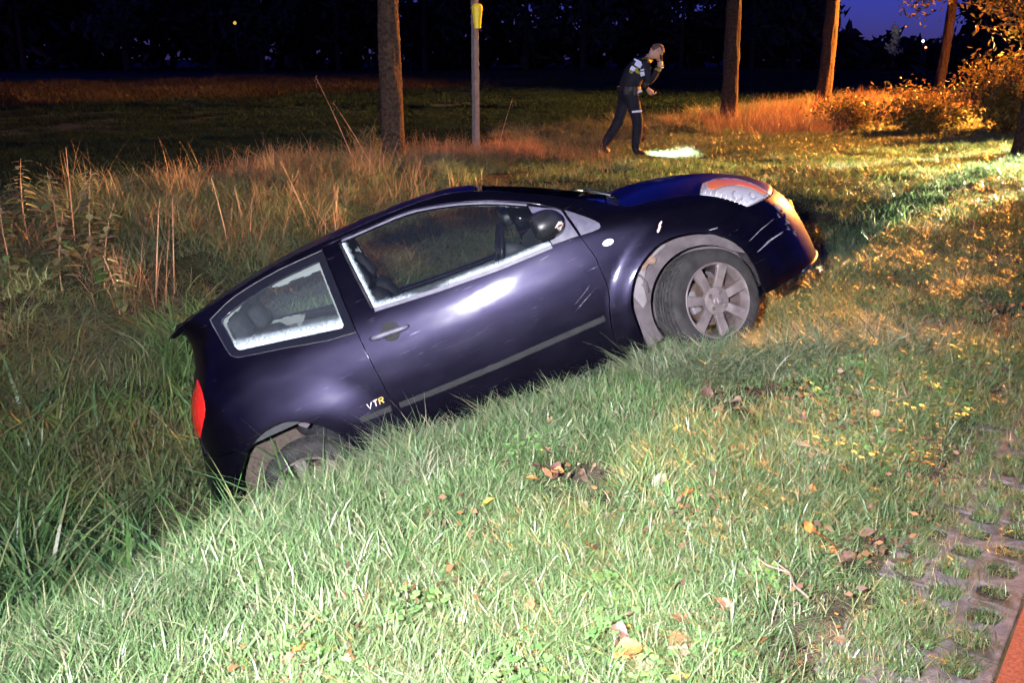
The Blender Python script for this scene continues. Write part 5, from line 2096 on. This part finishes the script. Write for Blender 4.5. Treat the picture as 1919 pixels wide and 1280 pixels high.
AUT = [(.10, .085, .02), (.14, .09, .02), (.075, .085, .025), (.17, .10, .025)]
crown_mesh = None
for (x, y, r0, r1, lab, seed, lean) in (
        (-1.61, 13.84, .155, .110, 'straight oak trunk left of the yellow-topped marker post', 1, (0.0, 0)),
        (4.96, 23.47, .185, .150, 'tree trunk just right of the officer, lit orange on one edge', 2, (0.006, 0)),
        (9.05, 29.84, .215, .200, 'thicker dark trunk in the dry grass left of the bushes', 3, (0.02, 0)),
        (14.6, 35.2, .17, .15, 'slender orange-lit trunk behind the bramble bushes', 4, (0.04, 0)),
        (8.07, 15.75, .20, .15, 'dark trunk at the right edge of the picture, near the road', 5, (0.005, 0))):
    t = empty('oak_tree', (x, y, float(zxy(x, y))))
    tag(t, lab, 'tree', 'trees along the meadow')
    v, f = trunk_vf(8.5, r0, r1 * .55 + .02, seed, lean=lean)
    v2 = []
    # widen the upper trunk where it was given
    tr = mesh_obj('trunk', v, f, M['bark'], t, smooth=True)
    (lv, lf), tips = limbs(8.5, .16, seed + 30, 10, .62, 2.3)
    mesh_obj('limbs', [(p[0] + lean[0] * p[2], p[1], p[2]) for p in lv], lf, M['bark'], t, smooth=True)
    if crown_mesh is None:
        V, F, K = leaves_vf([p + np.array([0, 0, .8]) for p in map(np.array, tips)], 38, .55, .075, AUT, 77)
        crown = add_leaves('crown', V, F, K, t)
        crown_mesh = crown.data
    else:
        crown = bpy.data.objects.new('crown', crown_mesh)
        C.objects.link(crown)
        crown.parent = t
        crown.rotation_euler = (0, 0, seed)
    if seed in (4, 5):
        # low leafy boughs that hang into the picture
        rr = np.random.default_rng(seed + 90)
        parts, cs = [], []
        specs = ((-.5, -.3, 2.05), (-.75, .2, 2.35), (-1.0, .1, 2.5), (-.25, -.2, 1.75), (-.35, .1, 2.6), (-1.25, .3, 2.75), (-.15, -.35, 2.3), (-.85, -.2, 2.2), (-.6, .2, 1.95), (-.4, -.1, 2.2), (-.95, 0, 2.45), (-.2, 0, 2.05), (-.55, -.2, 2.55), (-.1, .15, 1.85), (-.75, .1, 2.65)) if seed == 5 else \
                ((-1.4, -.4, 3.6), (-.9, .2, 3.0), (1.2, -.2, 3.4), (.6, .1, 3.9), (-1.9, 0, 4.1), (1.9, .1, 3.1), (-.5, .2, 3.9), (.2, -.3, 4.2), (-1.5, .2, 4.4))
        for (bx, by, bz) in specs:
            p0 = np.array([lean[0] * 4, 0, bz + .75]); p1 = np.array([bx, by, bz])
            pts = [p0 + (p1 - p0) * q + np.array([0, 0, .25 * math.sin(math.pi * q)]) for q in np.linspace(0, 1, 6)]
            parts.append(tube(pts, list(np.linspace(.03, .006, 6)), 6))
            cs += pts[3:]
        bv, bf = join_vf(parts)
        bo = mesh_obj('bough', bv, bf, M['bark'], t, smooth=True)
        V, F, K = leaves_vf(cs, 46 if seed == 5 else 60, .20 if seed == 5 else .30, .055 if seed == 5 else .09, [(.20, .13, .03), (.24, .15, .035), (.14, .11, .03)] if seed == 5 else AUT, seed + 91)
        add_leaves('bough_leaves', V, F, K, bo)

# bramble and oak scrub at the right, under the lamp light
for (x, y, hx, hz, n, lab, seed) in (
        (9.35, 19.2, 1.15, 1.95, 1200, 'tall leafy bush glowing orange beside the right-hand trunk', 1),
        (8.30, 20.6, 1.15, 1.15, 900, 'low orange-lit bramble bush in front of the slender trunk', 2),
        (7.10, 21.6, .80, .95, 420, 'small sparse bramble bush right of the thick dark trunk', 3),
        (10.6, 21.2, 1.3, 2.1, 900, 'bush behind the tall orange bush at the right edge', 4)):
    b = empty('bramble_bush', (x, y, float(zxy(x, y))))
    tag(b, lab, 'bush', 'bushes at the right')
    r = np.random.default_rng(seed + 200)
    parts, cs = [], []
    for k in range(34):
        a = r.random() * 6.28; q = r.random() ** .5
        ex, ey, ez = hx * q * math.cos(a), hx * .8 * q * math.sin(a), hz * (.45 + .55 * r.random()) * (1 - .35 * q * q)
        pts = [np.array([ex * .3 * t_ + ex * .7 * t_ * t_, ey * .3 * t_ + ey * .7 * t_ * t_, ez * (t_ - .12 * t_ ** 3)]) for t_ in np.linspace(0, 1, 6)]
        parts.append(tube(pts, list(np.linspace(.010, .003, 6)), 5))
        cs += pts[2:]
    v, f = join_vf(parts)
    mesh_obj('stems', v, f, M['bark'], b, smooth=True)
    V, F, K = leaves_vf(cs, max(4, n // 34), .14, .05, [(.14, .10, .025), (.20, .12, .03), (.10, .10, .03), (.24, .15, .04)], seed + 220)
    add_leaves('foliage', V, F, K, b)

# the wood along the far side of the meadow
far = []
for k in range(4):
    r = np.random.default_rng(400 + k)
    hh = 9 + 1.5 * k
    cs = []
    for q in range(60):
        z = hh * (.18 + .82 * r.random()); w = 2.6 * math.sin(math.pi * min(.97, .12 + .88 * (z / hh)) ** .8) + .5
        a = r.random() * 6.28
        cs.append((w * r.random() ** .5 * math.cos(a), w * r.random() ** .5 * math.sin(a), z))
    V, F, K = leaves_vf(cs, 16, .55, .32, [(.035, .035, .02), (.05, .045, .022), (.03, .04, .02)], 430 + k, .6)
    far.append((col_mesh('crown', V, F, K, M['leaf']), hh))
tv, tf = tube([(0, 0, -.2), (.05, 0, 3), (0, .05, 8)], [.22, .18, .05], 8)
tm = bpy.data.meshes.new('trunk'); tm.from_pydata([tuple(p) for p in tv], [], tf); tm.materials.append(M['bark'])
rf = random.Random(5)
for (px, t, where) in ((60, 112, 'at the left edge'), (250, 108, 'above the nettles'), (410, 112, 'just left of the distant yellow lamp'), (500, 106, 'under the first gap of sky'),
                       (640, 110, 'left of the oak trunk'), (800, 107, 'between oak trunk and marker post'), (985, 110, 'right of the marker post'), (1090, 106, 'left of the officer'),
                       (1270, 110, 'right of the officer'), (1400, 106, 'behind the dry grass strip'), (1478, 112, 'left of the thick dark trunk'),
                       (1585, 120, 'lowest under the blue sky'), (1635, 112, 'left of the pale pointed tree'), (1700, 116, 'below the distant white lamp'), (1830, 112, 'right of the slender trunk')):
    gap_ = 1540 < px < 1770
    k = rf.randrange(2) if gap_ else rf.randrange(4)
    s = .30 + .08 * rf.random() if gap_ else rf.uniform(1.3, 1.7)
    o = empty('far_tree', ((px - 959.5) / 1866 * t, t * 1.02, 0), rf.uniform(0, 6.28))
    o.scale = (s * (1.5 if gap_ else 1), s * (1.5 if gap_ else 1), s)
    tag(o, 'dark tree at the edge of the far wood, ' + where, 'tree', 'trees of the dark wood')
    for nm, me in (('crown', far[k][0]), ('trunk', tm)):
        c = bpy.data.objects.new(nm, me); C.objects.link(c); c.parent = o
# the close-grown mass of the wood behind and below the single trees
rr = np.random.default_rng(9)
cs = []
for i in range(4600):
    px = rr.uniform(-500, 2400); t = rr.uniform(112, 150)
    top = 9.5 if i % 5 < 3 else 19.0
    if 1530 < px < 1800: top = 1.6 + .5 * math.sin(px * .05) + 1.2 * (px < 1575)
    z = top * rr.random() ** .8 if top < 10 else 7 + 12 * rr.random()
    t = min(t, 128) if top < 5 else t
    # ragged holes near the top of the frame where the sky shows
    hole = float(noise1(px / 46.0, 3.3 + z * .35)) + .5 * float(noise2(px / 17.0, z * .9))
    if 4.6 < z < 8.5 and hole > .84 and px > 420: continue
    cs.append(((px - 959.5) / 1866 * t, t * 1.02, z + .3))
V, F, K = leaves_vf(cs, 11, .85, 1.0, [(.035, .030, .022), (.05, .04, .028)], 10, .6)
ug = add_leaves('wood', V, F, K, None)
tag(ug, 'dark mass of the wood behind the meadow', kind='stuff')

# lamps far off behind the meadow
def glow_mat(name, col, strength):
    m, nt, b = new_mat(name)
    b.inputs['Base Color'].default_value = (*col, 1)
    b.inputs['Emission Color'].default_value = (*col, 1)
    b.inputs['Emission Strength'].default_value = strength
    return m


M['pole'] = plain('galvanised_pole', (.05, .05, .05), .5, .5, var=.2, scale=8)
for (px, py, t, col, st, lab, rad) in ((440, 42, 98, (1, .62, .08), .8, 'distant yellow lamp shining through the trees at the upper left', .17),
                                  (1730, 76, 98, (1, .93, .82), 3, 'distant white lamp at the edge of the blue sky', .14),
                                  (1735, 88, 97, (1, .42, .2), 2.5, 'distant small orange lamp just below the white one', .12),
                                  ):
    X = (px - 959.5) / 1866 * t
    b_ = (640 - py) / 1866
    z = 1.5 + t * (-math.sin(TILT) + math.cos(TILT) * b_)
    Y = t * (math.cos(TILT) + math.sin(TILT) * b_)
    l = empty('lamp_post', (X, Y, 0))
    tag(l, lab, 'lamp', 'distant lamps')
    v, f = tube([(0, 0, -.2), (0, 0, z - .1)], [.05, .03], 8)
    mesh_obj('post', v, f, M['pole'], l, smooth=True)
    bmv = bmesh.new()
    bmesh.ops.create_uvsphere(bmv, u_segments=12, v_segments=8, radius=rad)
    bmesh.ops.translate(bmv, vec=(0, 0, z), verts=bmv.verts)
    bm_obj('lamp_globe', bmv, glow_mat('glow', col, st), l, smooth=True)
# pale tree top: pale leaf colours and a separate point light in front
X, t = (1660 - 959.5) / 1866 * 99, 99
pt = empty('pale_tree', (X, 101, 0))
tag(pt, 'small pale pointed tree against the blue sky at the upper right', 'tree')
v, f = tube([(0, 0, -.1), (.05, 0, 2), (0, 0, 4.2)], [.1, .07, .02], 8)
mesh_obj('trunk', v, f, M['bark'], pt, smooth=True)
rr = np.random.default_rng(12)
cs = [(rr.normal(0, .30 * (1.2 - (z - 1.8) / 2.6)), rr.normal(0, .3), z) for z in np.linspace(1.8, 4.2, 26)]
V, F, K = leaves_vf(cs, 16, .16, .16, [(.55, .50, .36), (.45, .42, .30)], 13)
add_leaves('crown', V, F, K, pt)
lamp('pale_tree_light', 'POINT', (X - 1.2, 98.6, 4.2), None, 60, (1, .93, .8), .1)

# the sodium street lamp on the road beyond the right edge
sl = empty('street_lamp', (19.2, 30.0, 0))
tag(sl, 'tall street lamp with orange light on the road beyond the right edge', 'street lamp')
v, f = tube([(0, 0, -.2), (0, 0, 5.6), (-.15, -.1, 6.1), (-.9, -.5, 6.4)], [.075, .05, .045, .04], 10)
mesh_obj('post', v, f, M['pole'], sl, smooth=True)
bmv = bmesh.new()
box_bm(bmv, -1.05, -.58, 6.42, .55, .24, .12, .03)
bm_obj('lamp_housing', bmv, M['pole'], sl)
lo = lamp('street_light', 'SPOT', (-1.05, -.58, 6.25), (-17.2, -8.0, 1.0), 150000, (1.0, .33, .04), .12, 165, 1.0)
lo.parent = sl

# marker post with its yellow cap
mp_ = empty('marker_post', (-.55, 15.45, float(zxy(-.55, 15.45))), R(38))
tag(mp_, 'slim grey marker post with a bright yellow cap beside the oak trunk', 'post')
M['concrete_post'] = plain('weathered_post', (.20, .16, .14), .85, 0, .3, var=.25, scale=14, bump=.3, bscale=120)
M['yellow'] = plain('yellow_cap', (1.0, .70, .015), .4, 0, .5, var=.06, scale=14)
bmv = bmesh.new()
box_bm(bmv, 0, 0, 1.20, .085, .085, 2.60, .008)
bm_obj('post_shaft', bmv, M['concrete_post'], mp_)
bmv = bmesh.new()
rings = []
for (z, w) in ((1.92, .046), (1.93, .050), (2.20, .078), (2.24, .076), (2.265, .058)):
    rings.append([bmv.verts.new((.01 + w * math.cos(q), -.05 + w * math.sin(q), z)) for q in np.arange(8) * math.pi / 4 + math.pi / 8])
for a, b in zip(rings[:-1], rings[1:]):
    for q in range(8): bmv.faces.new((a[q], a[(q + 1) % 8], b[(q + 1) % 8], b[q]))
bmv.faces.new(rings[0][::-1]); bmv.faces.new(rings[-1])
bm_obj('marker_cap', bmv, M['yellow'], mp_)

# tall single stalks and nettles on the bank
M['stalk'] = plain('dead_stalk', (.40, .23, .15), .8, 0, .2, var=.3, scale=10)
for (x, y, h, lx, ly, side, lab) in (
        (-2.0, 9.9, .75, -.28, .0, 3, 'bare pinkish stalk with short side twigs behind the car roof'),
        (-1.75, 10.0, .55, -.05, .1, 0, 'upright dead stem next to the branched stalk behind the roof'),
        (-1.9, 12.6, 1.25, -.35, .1, 0, 'long thin leaning stalk left of the oak trunk'),
        (-1.7, 12.7, .95, -.42, -.1, 0, 'shorter leaning stalk left of the oak trunk'),
        (-3.6, 8.1, .95, .02, .0, 1, 'tall dead stem rising above the nettles at the far left'),
        (-2.9, 7.9, .80, .10, .0, 0, 'pale bent stem in the middle of the left bank'),
        (-2.8, 8.05, .78, .03, .1, 0, 'straight pale stem beside the bent one on the left bank'),
        (-2.55, 8.9, .75, -.12, 0, 0, 'reddish stem leaning left on the bank behind the tailgate'),
        (-.25, 15.0, .9, .22, 0, 0, 'fine stalk leaning right at the foot of the marker post'),
        (7.3, 20.3, 1.0, .06, 0, 0, 'single upright orange stem in front of the brambles')):
    V, F = [], []
    pts = [(lx * h * t + lx * .25 * t * t, ly * h * t, h * t) for t in np.linspace(0, 1, 8)]
    parts = [tube(pts, list(np.linspace(.0065, .002, 8)), 6)]
    for k in range(side):
        q = .55 + .13 * k
        p = np.array(pts[int(q * 7)])
        parts.append(tube([p, p + np.array([.05 * (-1) ** k, 0, .05]), p + np.array([.085 * (-1) ** k, 0, .13])], [.0035, .003, .0015], 5))
    if side == 0:
        p = np.array(pts[-1])
        for k in range(5):
            parts.append(tube([p - np.array([0, 0, .03 * k]), p + np.array([.02 * math.cos(k * 2), .02 * math.sin(k * 2), .02 - .03 * k])], [.0025, .001], 4))
    v, f = join_vf(parts)
    o = mesh_obj('dead_stalk', v, f, M['stalk'], smooth=True)
    o.location = (x, y, float(zxy(x, y)))
    tag(o, lab, 'stalk', 'dead stalks on the bank')


def nettle(x, y, h, lean, lab, seed, cols):
    r = np.random.default_rng(seed)
    root = empty('nettle_plant', (x, y, float(zxy(x, y))), r.random() * .6)
    tag(root, lab, 'plant', 'nettles on the left bank')
    pts = [np.array([lean * t * t * h, .04 * math.sin(t * 5), h * t]) for t in np.linspace(0, 1, 10)]
    v, f = tube(pts, list(np.linspace(.006, .002, 10)), 6)
    mesh_obj('stem', v, f, M['stalk'], root, smooth=True)
    n = int(h / .036)
    for i in range(n):
        t = .18 + .82 * i / n
        p = np.array([lean * t * t * h, .04 * math.sin(t * 5), h * t])
        for s in (0, 1):
            a = i * 1.57 + s * math.pi + r.normal() * .3
            L = .135 * (1.05 - .6 * t) * (.7 + .6 * r.random())
            d = np.array([math.cos(a), math.sin(a), .25 - .5 * r.random()]); e = np.array([-math.sin(a), math.cos(a), 0])
            V, K = [], []
            c = np.array(cols[r.integers(len(cols))]) * (.7 + .6 * r.random())
            prof = ((0, .02), (.15, .30), (.28, .26), (.38, .36), (.52, .27), (.62, .30), (.78, .17), (.86, .15), (1.0, .0))
            for (q, w) in prof:
                m_ = p + d * L * (.25 + q) + np.array([0, 0, -.25 * L * q * q])
                V += [m_ - e * w * L + np.array([0, 0, .05 * L]), m_, m_ + e * w * L + np.array([0, 0, .05 * L])]
                K += [c] * 3
            F = []
            for k in range(len(prof) - 1):
                b = 3 * k
                F += [(b, b + 1, b + 4, b + 3), (b + 1, b + 2, b + 5, b + 4)]
            add_leaves('leaf', V, F, K, root, M['grass'])


NC = [(.15, .17, .07), (.20, .19, .09), (.10, .17, .05), (.22, .17, .09)]
nettle(-3.42, 7.95, .85, .10, 'nettle with many toothed leaves, second from the left edge', 1, NC)
nettle(-3.25, 7.75, .70, .22, 'leaning nettle right beside the tall leafy one', 2, NC)
nettle(-3.75, 7.25, .72, .05, 'green-tipped nettle at the very left edge', 3, NC)
nettle(-3.62, 7.9, .80, -.05, 'browned nettle between the left edge and the tall leafy one', 4, NC)
nettle(-3.50, 7.55, .62, .12, 'short bushy nettle in front of the browned one', 5, NC)
nettle(-4.25, 8.6, .70, .08, 'half-hidden nettle behind the left-hand plants', 6, NC)
nettle(-3.05, 7.5, .48, -.15, 'low nettle nearest the car among the left weeds', 7, NC)


# ------------------------------------------------------------------ the officer with the torch
M['uniform'] = plain('dark_uniform_cloth', (.016, .015, .022), .85, 0, .2, var=.3, scale=14, bump=.2, bscale=90)
M['skin'] = plain('skin', (.48, .28, .20), .55, 0, .4, var=.08, scale=20)
M['hi_vis'] = plain('yellow_vest_band', (.26, .25, .04), .7, 0, .3, var=.1, scale=20)
M['reflective'] = plain('silver_reflective_tape', (.9, .92, .95), .32, .9, .6)
M['hair'] = plain('cropped_hair', (.13, .075, .055), .8, 0, .3, var=.3, scale=90, bump=.6, bscale=200)
M['boot'] = plain('black_boot', (.012, .012, .013), .5, 0, .4)
PX, PY = 1.90, 15.55


def skin_body():
    J = {}
    J['pelvis'] = (-.13, 0, .90); J['waist'] = (-.12, 0, 1.03); J['chest'] = (-.055, 0, 1.19); J['upper'] = (.04, 0, 1.31); J['neck'] = (.135, 0, 1.38); J['head0'] = (.185, 0, 1.42)
    E_, rad = [], {}
    rad.update(pelvis=(.185, .140), waist=(.175, .140), chest=(.195, .150), upper=(.170, .130), neck=(.062, .062), head0=(.06, .06))
    chain = ['pelvis', 'waist', 'chest', 'upper', 'neck', 'head0']
    E_ += list(zip(chain[:-1], chain[1:]))
    # legs: R is the near one (towards the camera, -y)
    J['hipR'] = (-.10, -.095, .84); J['kneeR'] = (.005, -.10, .49); J['ankR'] = (-.025, -.10, .09); J['toeR'] = (.13, -.10, .035)
    J['hipL'] = (-.15, .095, .84); J['kneeL'] = (-.24, .11, .47); J['ankL'] = (-.47, .13, .13); J['toeL'] = (-.36, .14, .035)
    for s in 'RL':
        rad['hip' + s] = (.112, .108); rad['knee' + s] = (.082, .080); rad['ank' + s] = (.062, .060); rad['toe' + s] = (.043, .040)
        E_ += [('pelvis', 'hip' + s), ('hip' + s, 'knee' + s), ('knee' + s, 'ank' + s), ('ank' + s, 'toe' + s)]
    J['shR'] = (.045, -.19, 1.295); J['elR'] = (.11, -.215, 1.03); J['wrR'] = (.275, -.13, 1.245)
    J['shL'] = (.05, .19, 1.295); J['elL'] = (.11, .23, 1.05); J['wrL'] = (.17, .08, .95)
    for s in 'RL':
        rad['sh' + s] = (.086, .080); rad['el' + s] = (.062, .060); rad['wr' + s] = (.034, .032)
        E_ += [('upper', 'sh' + s), ('sh' + s, 'el' + s), ('el' + s, 'wr' + s)]
    names_ = list(J)
    me = bpy.data.meshes.new('body_skeleton')
    me.from_pydata([J[n] for n in names_], [(names_.index(a), names_.index(b)) for a, b in E_], [])
    o = bpy.data.objects.new('body_skeleton', me)
    C.objects.link(o)
    md = o.modifiers.new('skin', 'SKIN')
    md.use_smooth_shade = True
    for i, n in enumerate(names_):
        me.skin_vertices[0].data[i].radius = rad[n]
        me.skin_vertices[0].data[i].use_root = (n == 'pelvis')
    ss = o.modifiers.new('sub', 'SUBSURF'); ss.levels = 2; ss.render_levels = 2
    dg = bpy.context.evaluated_depsgraph_get()
    ev = o.evaluated_get(dg)
    m2 = bpy.data.meshes.new_from_object(ev)
    bpy.data.objects.remove(o)
    return m2, J


def head_vf(c, tilt):
    """a head with brow, nose, chin and ears, facing +x, tilted down"""
    V, F = [], []
    rows, seg = 18, 26
    rot = Matrix.Rotation(tilt, 3, 'Y')
    for i in range(rows + 1):
        th = math.pi * i / rows
        for k in range(seg):
            ph = 2 * math.pi * k / seg
            p = Vector((math.sin(th) * math.cos(ph), math.sin(th) * math.sin(ph), math.cos(th)))
            x, y, z = p.x * .100, p.y * .078, p.z * .122
            if z < 0: y *= 1 - .28 * (-z / .122); x *= 1 - .10 * (-z / .122) if x > 0 else 1 - .45 * (-z / .122)
            if x > 0:
                x += .026 * math.exp(-(y / .014) ** 2 - ((z + .018) / .022) ** 2)       # nose
                x -= .010 * math.exp(-((abs(y) - .032) / .016) ** 2 - ((z - .008) / .014) ** 2)  # eye sockets
                x += .007 * math.exp(-((z - .032) / .012) ** 2 - (y / .06) ** 2)        # brow
                x += .008 * math.exp(-((z + .066) / .010) ** 2 - (y / .022) ** 2)       # lips
                x += .010 * math.exp(-((z + .100) / .018) ** 2 - (y / .025) ** 2)       # chin
            q = rot @ Vector((x, y, z)) + Vector(c)
            V.append(q)
    for i in range(rows):
        for k in range(seg):
            k2 = (k + 1) % seg
            F.append((i * seg + k, (i + 1) * seg + k, (i + 1) * seg + k2, i * seg + k2))
    parts = [(V, F)]
    for s in (-1, 1):
        pts = [rot @ Vector((-.005, s * .080, .022)) + Vector(c), rot @ Vector((-.018, s * .090, .010)) + Vector(c), rot @ Vector((-.012, s * .086, -.014)) + Vector(c), rot @ Vector((.002, s * .078, -.026)) + Vector(c)]
        parts.append(tube(pts, [.009, .013, .012, .007], 8))
    return join_vf(parts)


def hand_vf(wrist, direction, palm_side, curl):
    """palm, four unequal curled fingers and a thumb from its side"""
    w = Vector(wrist); d = Vector(direction).normalized(); s = Vector(palm_side).normalized()
    n = d.cross(s).normalized()
    parts = [tube([w - d * .01, w + d * .03, w + d * .075, w + d * .095], [.028, .036, .040, .030], 10)]
    for k, L in enumerate((.066, .078, .074, .058)):
        b = w + d * .09 + s * (k - 1.5) * .019
        a1, a2, a3 = curl * .5, curl * 1.3, curl * 2.0
        p1 = b + (d * math.cos(a1) + n * math.sin(a1)) * L * .45
        p2 = p1 + (d * math.cos(a2) + n * math.sin(a2)) * L * .32
        p3 = p2 + (d * math.cos(a3) + n * math.sin(a3)) * L * .26
        parts.append(tube([b - d * .012, p1, p2, p3], [.0095, .009, .0082, .006], 7))
    b = w + d * .028 - s * .032
    parts.append(tube([b, b + (d * .6 - s * .6 + n * .4) * .034, b + (d * .95 - s * .25 + n * .8) * .058], [.012, .0105, .007], 7))
    return join_vf(parts)


def build_officer():
    root = empty('person', (PX, PY, float(zxy(PX, PY))), R(6))
    root.scale = (1.06, 1.06, 1.06)
    tag(root, 'officer in dark uniform and reflective vest bending forward, shining a torch on the grass', 'person')
    bodym, J = skin_body()
    V = [v.co.copy() for v in bodym.vertices]
    F = [tuple(p.vertices) for p in bodym.polygons]
    nb = len(F)
    base_V, base_F = list(V), list(F)
    hv = head_vf((.250, 0, 1.475), R(60))
    h1 = hand_vf(J['wrR'], (.12, .12, .5), (.3, 1, 0), 1.2)
    h2 = hand_vf(J['wrL'], (.5, -.25, -.5), (.3, .9, 0), 1.1)
    v, f = join_vf([(V, F), hv, h1, h2])
    midx = []
    for q in base_F:
        c = sum((base_V[i] for i in q), Vector()) / len(q)
        if c.z < .135: midx.append(2)
        elif c.z > 1.37 and c.x > .10 and abs(c.y) < .08: midx.append(1)
        else: midx.append(0)
    midx += [1] * (len(f) - nb)
    body = mesh_obj('body', v, f, mats=[M['uniform'], M['skin'], M['boot']], parent=root, midx=midx, smooth=True)
    # vest: the torso surface lifted off the body
    bm = bmesh.new()
    bm.from_mesh(bodym)
    bm.verts.ensure_lookup_table()
    kill = []
    for f_ in bm.faces:
        c = f_.calc_center_median()
        ok = .98 < c.z < 1.375 and abs(c.y) < .205 and not (c.x > .10 and c.z < 1.2)
        if not ok: kill.append(f_)
    bmesh.ops.delete(bm, geom=kill, context='FACES')
    bm.normal_update()
    for v_ in bm.verts: v_.co += v_.normal * .014
    for f_ in bm.faces:
        f_.smooth = True
        c = f_.calc_center_median()
        # position along the bent trunk
        s_ = c.z + .25 * c.x
        f_.material_index = 1 if ((1.16 < s_ < 1.225 and c.x > -.16) or (1.27 < s_ < 1.305 and c.x > -.10) or (s_ > 1.365 and c.x > .02)) else 0
    me = bpy.data.meshes.new('vest')
    bm.to_mesh(me); bm.free()
    for m_ in (M['uniform'], M['hi_vis'], M['reflective']): me.materials.append(m_)
    o = bpy.data.objects.new('vest', me); C.objects.link(o); o.parent = root
    bpy.data.meshes.remove(bodym)
    # reflective patches, each a flat piece of tape that faces the road
    def tape(name, x, y, z, w, h, rz_, tilt=0.0):
        bmv = bmesh.new()
        box_bm(bmv, 0, 0, 0, w, .006, h, .001)
        bmesh.ops.rotate(bmv, cent=(0, 0, 0), matrix=Matrix.Rotation(tilt, 3, 'X') @ Matrix.Rotation(rz_, 3, 'Y'), verts=bmv.verts)
        bmesh.ops.translate(bmv, vec=(x, y, z), verts=bmv.verts)
        return bm_obj(name, bmv, M['reflective'], root)
    tape('shoulder_patch', -.045, -.22, 1.305, .10, .085, R(30), R(-3))
    tape('shoulder_patch', -.125, -.21, 1.240, .07, .06, R(30), R(-3))
    tape('shoulder_patch', -.075, -.205, 1.352, .08, .025, R(30), R(-3))
    tape('chest_patch', .0, -.275, 1.17, .06, .06, R(-14), R(-3))
    tape('chest_patch', .0, -.265, 1.225, .05, .02, R(-14), R(-3))
    tape('belt_patch', -.02, -.225, .93, .07, .035, R(-25), R(-3))
    tape('knee_band', -.045, -.212, .655, .145, .028, R(-5), R(-3))
    # short-cropped hair over the crown and the back of the head
    hvv, hff = head_vf((.250, 0, 1.475), R(60))
    rot_ = Matrix.Rotation(R(60), 3, 'Y')
    loc_ = [rot_.inverted() @ (Vector(p_) - Vector((.250, 0, 1.475))) for p_ in hvv[:19 * 26]]
    keep_ = [f_ for f_ in hff if all(i_ < 19 * 26 for i_ in f_) and all(loc_[i_].z > .045 + .35 * max(0, loc_[i_].x) or (loc_[i_].x < -.015 and loc_[i_].z > -.05) for i_ in f_)]
    hair = mesh_obj('hair', [Vector((.250, 0, 1.475)) + (Vector(p_) - Vector((.250, 0, 1.475))) * 1.035 for p_ in hvv[:19 * 26]], keep_, M['hair'], root, smooth=True)
    # belt with pouches
    V, F = [], []
    for k in range(24):
        a = 2 * math.pi * k / 24
        for (dz, rr) in ((-.028, .01), (.028, .01)):
            V.append((-.125 + (.175 + rr) * math.cos(a) * .92, (.200 + rr) * math.sin(a), .965 + dz))
    for k in range(24):
        k2 = (k + 1) % 24
        F.append((2 * k, 2 * k2, 2 * k2 + 1, 2 * k + 1))
    b_ = mesh_obj('belt', V, F, M['boot'], root, smooth=True)
    for (x, y) in ((-.2, -.19), (-.08, -.21)):
        bmv = bmesh.new(); box_bm(bmv, x, y, .94, .07, .05, .12, .012)
        bm_obj('pouch', bmv, M['boot'], root)
    return root, J


officer, OJ = build_officer()
# torch held up beside the face; its light falls on the grass
tp = Vector((PX + .335, PY - .09, 1.43))
tt = Vector((2.50, 15.70, 0.0))
td = (tt - tp).normalized()
torch = empty('torch', tuple(tp))
tag(torch, "lit black torch in the officer's hand pointing at the grass", 'torch')
v, f = tube([-td * .10, td * .05, td * .06, td * .09], [.016, .016, .024, .026], 14)
mesh_obj('barrel', v, f, M['boot'], torch, smooth=True)
v, f = tube([td * .088, td * .093], [.022, .022], 14)
mesh_obj('torch_lens', v, f, glow_mat('torch_glow', (.9, .95, 1), 6), torch)
lamp('torch_light', 'SPOT', tuple(tp + td * .11), tuple(tt), 12000, (.90, 1.0, .86), .02, 40, 1.0)
